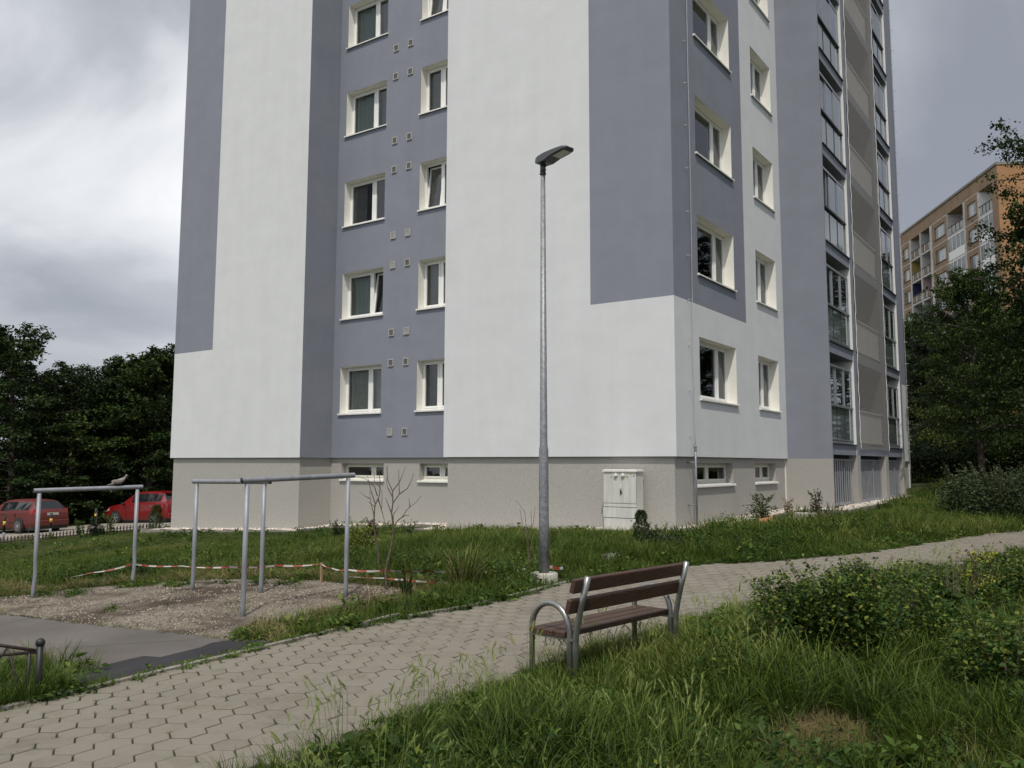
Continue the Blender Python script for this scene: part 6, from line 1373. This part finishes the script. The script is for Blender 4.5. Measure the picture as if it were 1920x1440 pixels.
shrub('small_shrub', 0, 0, .28, .2, .30, 260, .05, 'leafd', 63, 'sparse dark plant against the plinth in the recess, right of the bare saplings', world_xy=tuple(pz(765, 995, 19)[:2]), sprigs=8, lump=3)
shrub('lawn_shrub', 0, 0, .42, .38, .42, 1500, .05, 'shrubg', 64, 'loose dark green shrub right beside the tiny conifer in the lawn', world_xy=at_px(1238, 1035), sprigs=10)
shrub('bed_rose', 0, 0, .38, .34, .62, 620, .06, 'leafb', 65, 'bright green bushy plant in the bed below the small basement window', cat='plant', world_xy=tuple(pz(1432, 985, 20.2)[:2]), sprigs=16)
shrub('variegated_hosta', 0, 0, .42, .42, .26, 260, .15, 'hosta', 66, 'cream and green variegated hosta at the kerb of the pebble strip', cat='plant', world_xy=tuple(pz(1378, 995, 18.3)[:2]), lump=3, up=.8, asp=.5)
shrub('bed_rose', 0, 0, .18, .18, .62, 260, .06, 'leafd', 67, 'dark upright rose in the bed before the grey end wall of the loggias', cat='plant', world_xy=tuple(pz(1532, 985, 22)[:2]), sprigs=8, lump=3)
shrub('brown_perennial', 0, 0, .12, .12, .42, 200, .05, 'grassd', 68, 'brown withered perennial at the inner corner of the pebble strip', cat='plant', world_xy=tuple(pz(1479, 975, 21.8)[:2]), sprigs=6, lump=2)
shrub('roadside_twigs', 0, 0, .28, .2, .55, 170, .07, 'shrub', 69, 'sparse twiggy plant left of the pompon pine', world_xy=tuple(pz(147, 1004, 28.3)[:2]), sprigs=10, lump=2)
shrub('roadside_twigs', 0, 0, .22, .2, .62, 190, .07, 'shrub', 70, 'sparse twiggy plant right of the pompon pine', world_xy=tuple(pz(206, 1000, 28.4)[:2]), sprigs=10, lump=2)
# pompon pine, little conifers
pp = pz(179, 1004, 28.3); px0, py0 = pp[0], pp[1]; pz0 = g1(px0, py0); e = empty('pompon_pine', (px0, py0, pz0), 'little dark pompon-clipped pine behind the picket edging', 'topiary')
st = MB(); st.tube([(0, 0, 0), (.02, 0, .35), (0, 0, .78)], [.03, .02, .012], M['twig'], 6)
U = np.array(hw(1, 0))
for i, (a_, b_) in enumerate(((179, 976), (173, 990), (186, 991), (175, 999), (189, 1000))):
    q = pz(a_, b_, 28.3); c = (q[0] - px0, q[1] - py0, q[2] - pz0); st.tube([(0, 0, max(.1, c[2] - .15)), c], [.014, .01], M['twig'], 5)
    r = np.random.default_rng(i); d = r.normal(0, 1, (420, 3)); d /= np.linalg.norm(d, axis=1)[:, None]; V, F, T = leafcards(np.array(c) + d * (.125 if i else .15) * (.8 + .2 * r.random((420, 1))), .055, i, up=0, out=d, aspect=.3)
    o = bpy.data.objects.new('pompon', np_mesh('pompon', V, F, M['needle'], tint=T)); link(o, e)
st.build('stem', e, world=False)
def conifer(name, px, pyb, Z, h, w, m, seed, label):
    q = pz(px, pyb, Z); z0 = g1(q[0], q[1]); e = empty(name, (q[0], q[1], z0), label, 'conifer'); r = np.random.default_rng(seed); n = 2600
    t = r.random(n); a = r.random(n) * 6.28; rad = w * (np.sin(np.pi * np.clip(.12 + .88 * (1 - t) * .62, 0, 1)) ** .8) * (.75 + .25 * r.random(n)) * (1 + .25 * np.sin(t * 22 + a * 2)); P_ = np.stack([rad * np.cos(a), rad * np.sin(a), t * h], 1)
    o_ = np.stack([np.cos(a) * .5, np.sin(a) * .5, np.full(n, 1.2)], 1); V, F, T = leafcards(P_, .05 * max(.7, h), seed, up=0, out=o_ * 2, aspect=.35); link(bpy.data.objects.new('foliage', np_mesh('foliage', V, F, M[m], tint=T)), e)
    MB().tube([(0, 0, -.05), (0, 0, h * .8)], [.02, .006], M['twig'], 6).build('stem', e, world=False)
conifer('small_thuja', 292, 998, 28.0, .82, .19, 'leafb', 71, 'small yellowish-green thuja at the left corner of the house')
conifer('tiny_conifer', 1203, 1034, 15.4, .66, .13, 'leafd', 72, 'tiny dark green conifer in the lawn in front of the electrical cabinet')
# tuft of tall dry grass left of the lamp, dark iris-like leaves
q = pz(868, 1112, 12.1); e = empty('pampas_tuft', (q[0], q[1], g1(q[0], q[1])), 'tall tuft of half-dry ornamental grass in the lawn left of the lamp', 'ornamental grass')
V, F, T = merge([blades(150, .22, .35, .85, .006, .012, seed=81, lean=(.15, .7), droop=1.4)]); link(bpy.data.objects.new('green_blades', np_mesh('green_blades', V, F, M['grass'], tint=T)), e)
V, F, T = merge([blades(70, .20, .3, .8, .006, .012, seed=82, lean=(.2, .8), droop=1.4)]); o = bpy.data.objects.new('dry_blades', np_mesh('dry_blades', V, F, M['grassd'], tint=T)); link(o, e)
for c_ in e.children: c_['kind'] = 'stuff'
q = pz(762, 1128, 11.3); e = empty('iris_clump', (q[0], q[1], g1(q[0], q[1])), 'clump of upright dark sword-shaped leaves at the front of the lawn', 'plant')
V, F, T = blades(22, .07, .2, .5, .02, .03, seed=83, lean=(.05, .4)); link(bpy.data.objects.new('sword_leaves', np_mesh('sword_leaves', V, F, M['leafm'], tint=T)), e); e.children[0]['kind'] = 'stuff'

# ------------------------------------------------------------------ leafless saplings, traced as stems and given depth
def sapling(name, lines, Z, label, r0=.018, leaves=0):
    base = pz(*lines[0][0], Z); zb_ = g1(base[0], base[1]); e = empty(name, (base[0], base[1], zb_), label, 'sapling', None)
    fwd = np.array(hw(0, 1)); mb = MB(); r = random.Random(5)
    for li, ln in enumerate(lines):
        dz_ = 0 if li == 0 else r.uniform(-.25, .25); pts = []
        for i, (a, b_) in enumerate(ln):
            p = pz(a, b_, Z); k = dz_ * i / max(1, len(ln) - 1); pts.append((p[0] + fwd[0] * k, p[1] + fwd[1] * k, p[2]))
        if li == 0: pts[0] = (pts[0][0], pts[0][1], zb_ - .1)
        a0 = r0 if li == 0 else r0 * .5; mb.tube(pts, [max(.003, a0 * (1 - .75 * i / (len(pts) - 1))) for i in range(len(pts))], M['twig'], 6, cap=False)
    mb.build('branches', e); LAST[0]['kind'] = 'stuff'; return e
c6_ = lambda L_: [(540 + x / 6, 820 + y / 6) for x, y in L_]
sapling('bare_sapling', [c6_(l) for l in ([(1015, 1420), (1020, 1310), (990, 1150), (965, 1000), (970, 850), (980, 760), (1030, 650), (1035, 500), (1020, 360)], [(980, 745), (930, 600), (905, 500), (885, 430)], [(967, 880), (935, 770), (915, 690), (905, 600)], [(925, 690), (860, 665), (785, 610)], [(972, 775), (905, 740), (865, 722)], [(1015, 690), (1040, 790), (1065, 900), (1088, 985)], [(1035, 560), (960, 500), (945, 380)], [(1005, 660), (985, 560), (900, 470), (800, 430)], [(1010, 700), (1055, 800), (1060, 640), (1040, 560)])], 13.9, 'left one of two leafless young saplings in the lawn')
sapling('bare_sapling', [c6_(l) for l in ([(1110, 1740), (1100, 1500), (1160, 1230), (1185, 1100), (1185, 1000), (1165, 850), (1180, 740), (1175, 600), (1120, 480), (1113, 320)], [(1180, 740), (1250, 640), (1245, 500), (1238, 360)], [(1250, 640), (1340, 575), (1385, 480), (1402, 405)], [(1176, 605), (1245, 510), (1280, 420), (1310, 325)], [(1172, 665), (1105, 560), (1080, 460)], [(1190, 1000), (1235, 935), (1280, 900), (1330, 820), (1370, 780), (1430, 740), (1490, 660)], [(1370, 780), (1358, 740), (1335, 690)], [(1280, 900), (1330, 875), (1388, 865)], [(1165, 855), (1130, 760), (1100, 680)], [(1190, 1000), (1170, 880), (1225, 780)])], 12.0, 'right one of two leafless young saplings, forking towards the right')
sapling('bare_sapling', [[(995, 1085), (990, 1030), (988, 985)], [(990, 1020), (980, 985), (975, 955)], [(990, 1010), (1000, 980), (1004, 950)], [(992, 1050), (998, 1010), (996, 960)], [(988, 1000), (984, 960), (968, 940)]], 13.0, 'thin leafless sapling standing immediately left of the lamp pole', r0=.012)
sapling('bare_sapling', [[(42, 1058), (40, 1020), (38, 1000)], [(41, 1030), (30, 1010), (15, 1000)], [(40, 1025), (48, 1005), (52, 985)], [(39, 1012), (34, 1000), (28, 985)], [(41, 1035), (58, 1015), (70, 1000)], [(40, 1020), (62, 1002), (64, 990)]], 20.0, 'leafless twiggy sapling left of the leftmost steel frame', r0=.012)

# ------------------------------------------------------------------ small things
q = pz(1512, 978, 20.4); z = g1(q[0], q[1]); o = MB().box((q[0] - .24, q[1] - .12, z - .1), (q[0] + .24, q[1] + .12, z + .20), M['conc']).build('concrete_block'); bevel(o, .015); tag(o, 'grey concrete block lying in the planting bed', 'block')
q = pz(1424, 992, 19.2); z = g1(q[0], q[1]); o = MB(); M['terra'] = mat('terracotta', (.42, .19, .09), .8, var=.15); o.tube([(q[0], q[1], z + .07), (q[0] + .28, q[1] + .05, z + .10)], [.08, .11], M['terra'], 14, cap=False); o.tube([(q[0] + .24, q[1] + .04, z + .10), (q[0] + .29, q[1] + .05, z + .10)], [.125, .125], M['terra'], 14, cap=False); o = o.build('terracotta_pot'); tag(o, 'orange terracotta pot lying on its side in the bed', 'pot')
q = pz(707, 992, 18.4); z = g1(q[0], q[1]); o = MB(); r = np.random.default_rng(3); o.ball((q[0], q[1], z + .02), .14, mat('sandstone', (.50, .36, .2), .9), 9, 6, (1.3, .8, .6)); o = o.build('sandstone_rock'); tag(o, 'small yellowish rock by the kerb behind the bare saplings', 'rock')
for i, (a, b_, s_, lb) in enumerate(((1147, 1049, .17, 'larger pale stone slab in the lawn behind the bench'), (1166, 1045, .13, 'smaller pale stone slab right of the larger one in the lawn'), (1300, 1006, .12, 'small pale stone at the foot of the house corner'))):
    g = G(a, b_ + 4); o = MB(); o.raw([(g[0] - s_, g[1] - s_ * .4, g[2] + .10), (g[0] + s_ * .8, g[1] - s_ * .5, g[2] + .09), (g[0] + s_, g[1] + s_ * .5, g[2] + .12), (g[0] - s_ * .7, g[1] + s_ * .6, g[2] + .13), (g[0] - s_, g[1] - s_ * .4, g[2] - .05), (g[0] + s_ * .8, g[1] - s_ * .5, g[2] - .05), (g[0] + s_, g[1] + s_ * .5, g[2] - .05), (g[0] - s_ * .7, g[1] + s_ * .6, g[2] - .05)], [(0, 1, 2, 3), (0, 4, 5, 1), (1, 5, 6, 2), (2, 6, 7, 3), (3, 7, 4, 0)], M['conc']); o = o.build('stone_slab'); bevel(o, .01); tag(o, lb, 'stone')
g = pz(1884, 1236, 6.3); e = empty('dandelion_clock', (g[0], g[1], g1(g[0], g[1])), 'white dandelion clock in the grass at the right picture edge', 'flower'); hz = g[2] - g1(g[0], g[1])
MB().tube([(0, 0, 0), (.01, 0, hz)], [.003, .002], M['weed'], 5).build('stalk', e, world=False)
r = np.random.default_rng(5); mb = MB()
M['fluff'] = mat('dandelion_fluff', (.6, .6, .57), .9)
for k in range(130):
    d = r.normal(0, 1, 3); d /= np.linalg.norm(d); c = np.array([.01, 0, hz]) + d * .024; s = np.cross(d, r.normal(0, 1, 3)); s /= np.linalg.norm(s); t = np.cross(d, s); mb.face([tuple(c - s * .0045), tuple(c + t * .0045), tuple(c + s * .0045), tuple(c - t * .0045)], M['fluff'])
mb.build('seed_head', e, world=False); LAST[0]['kind'] = 'stuff'
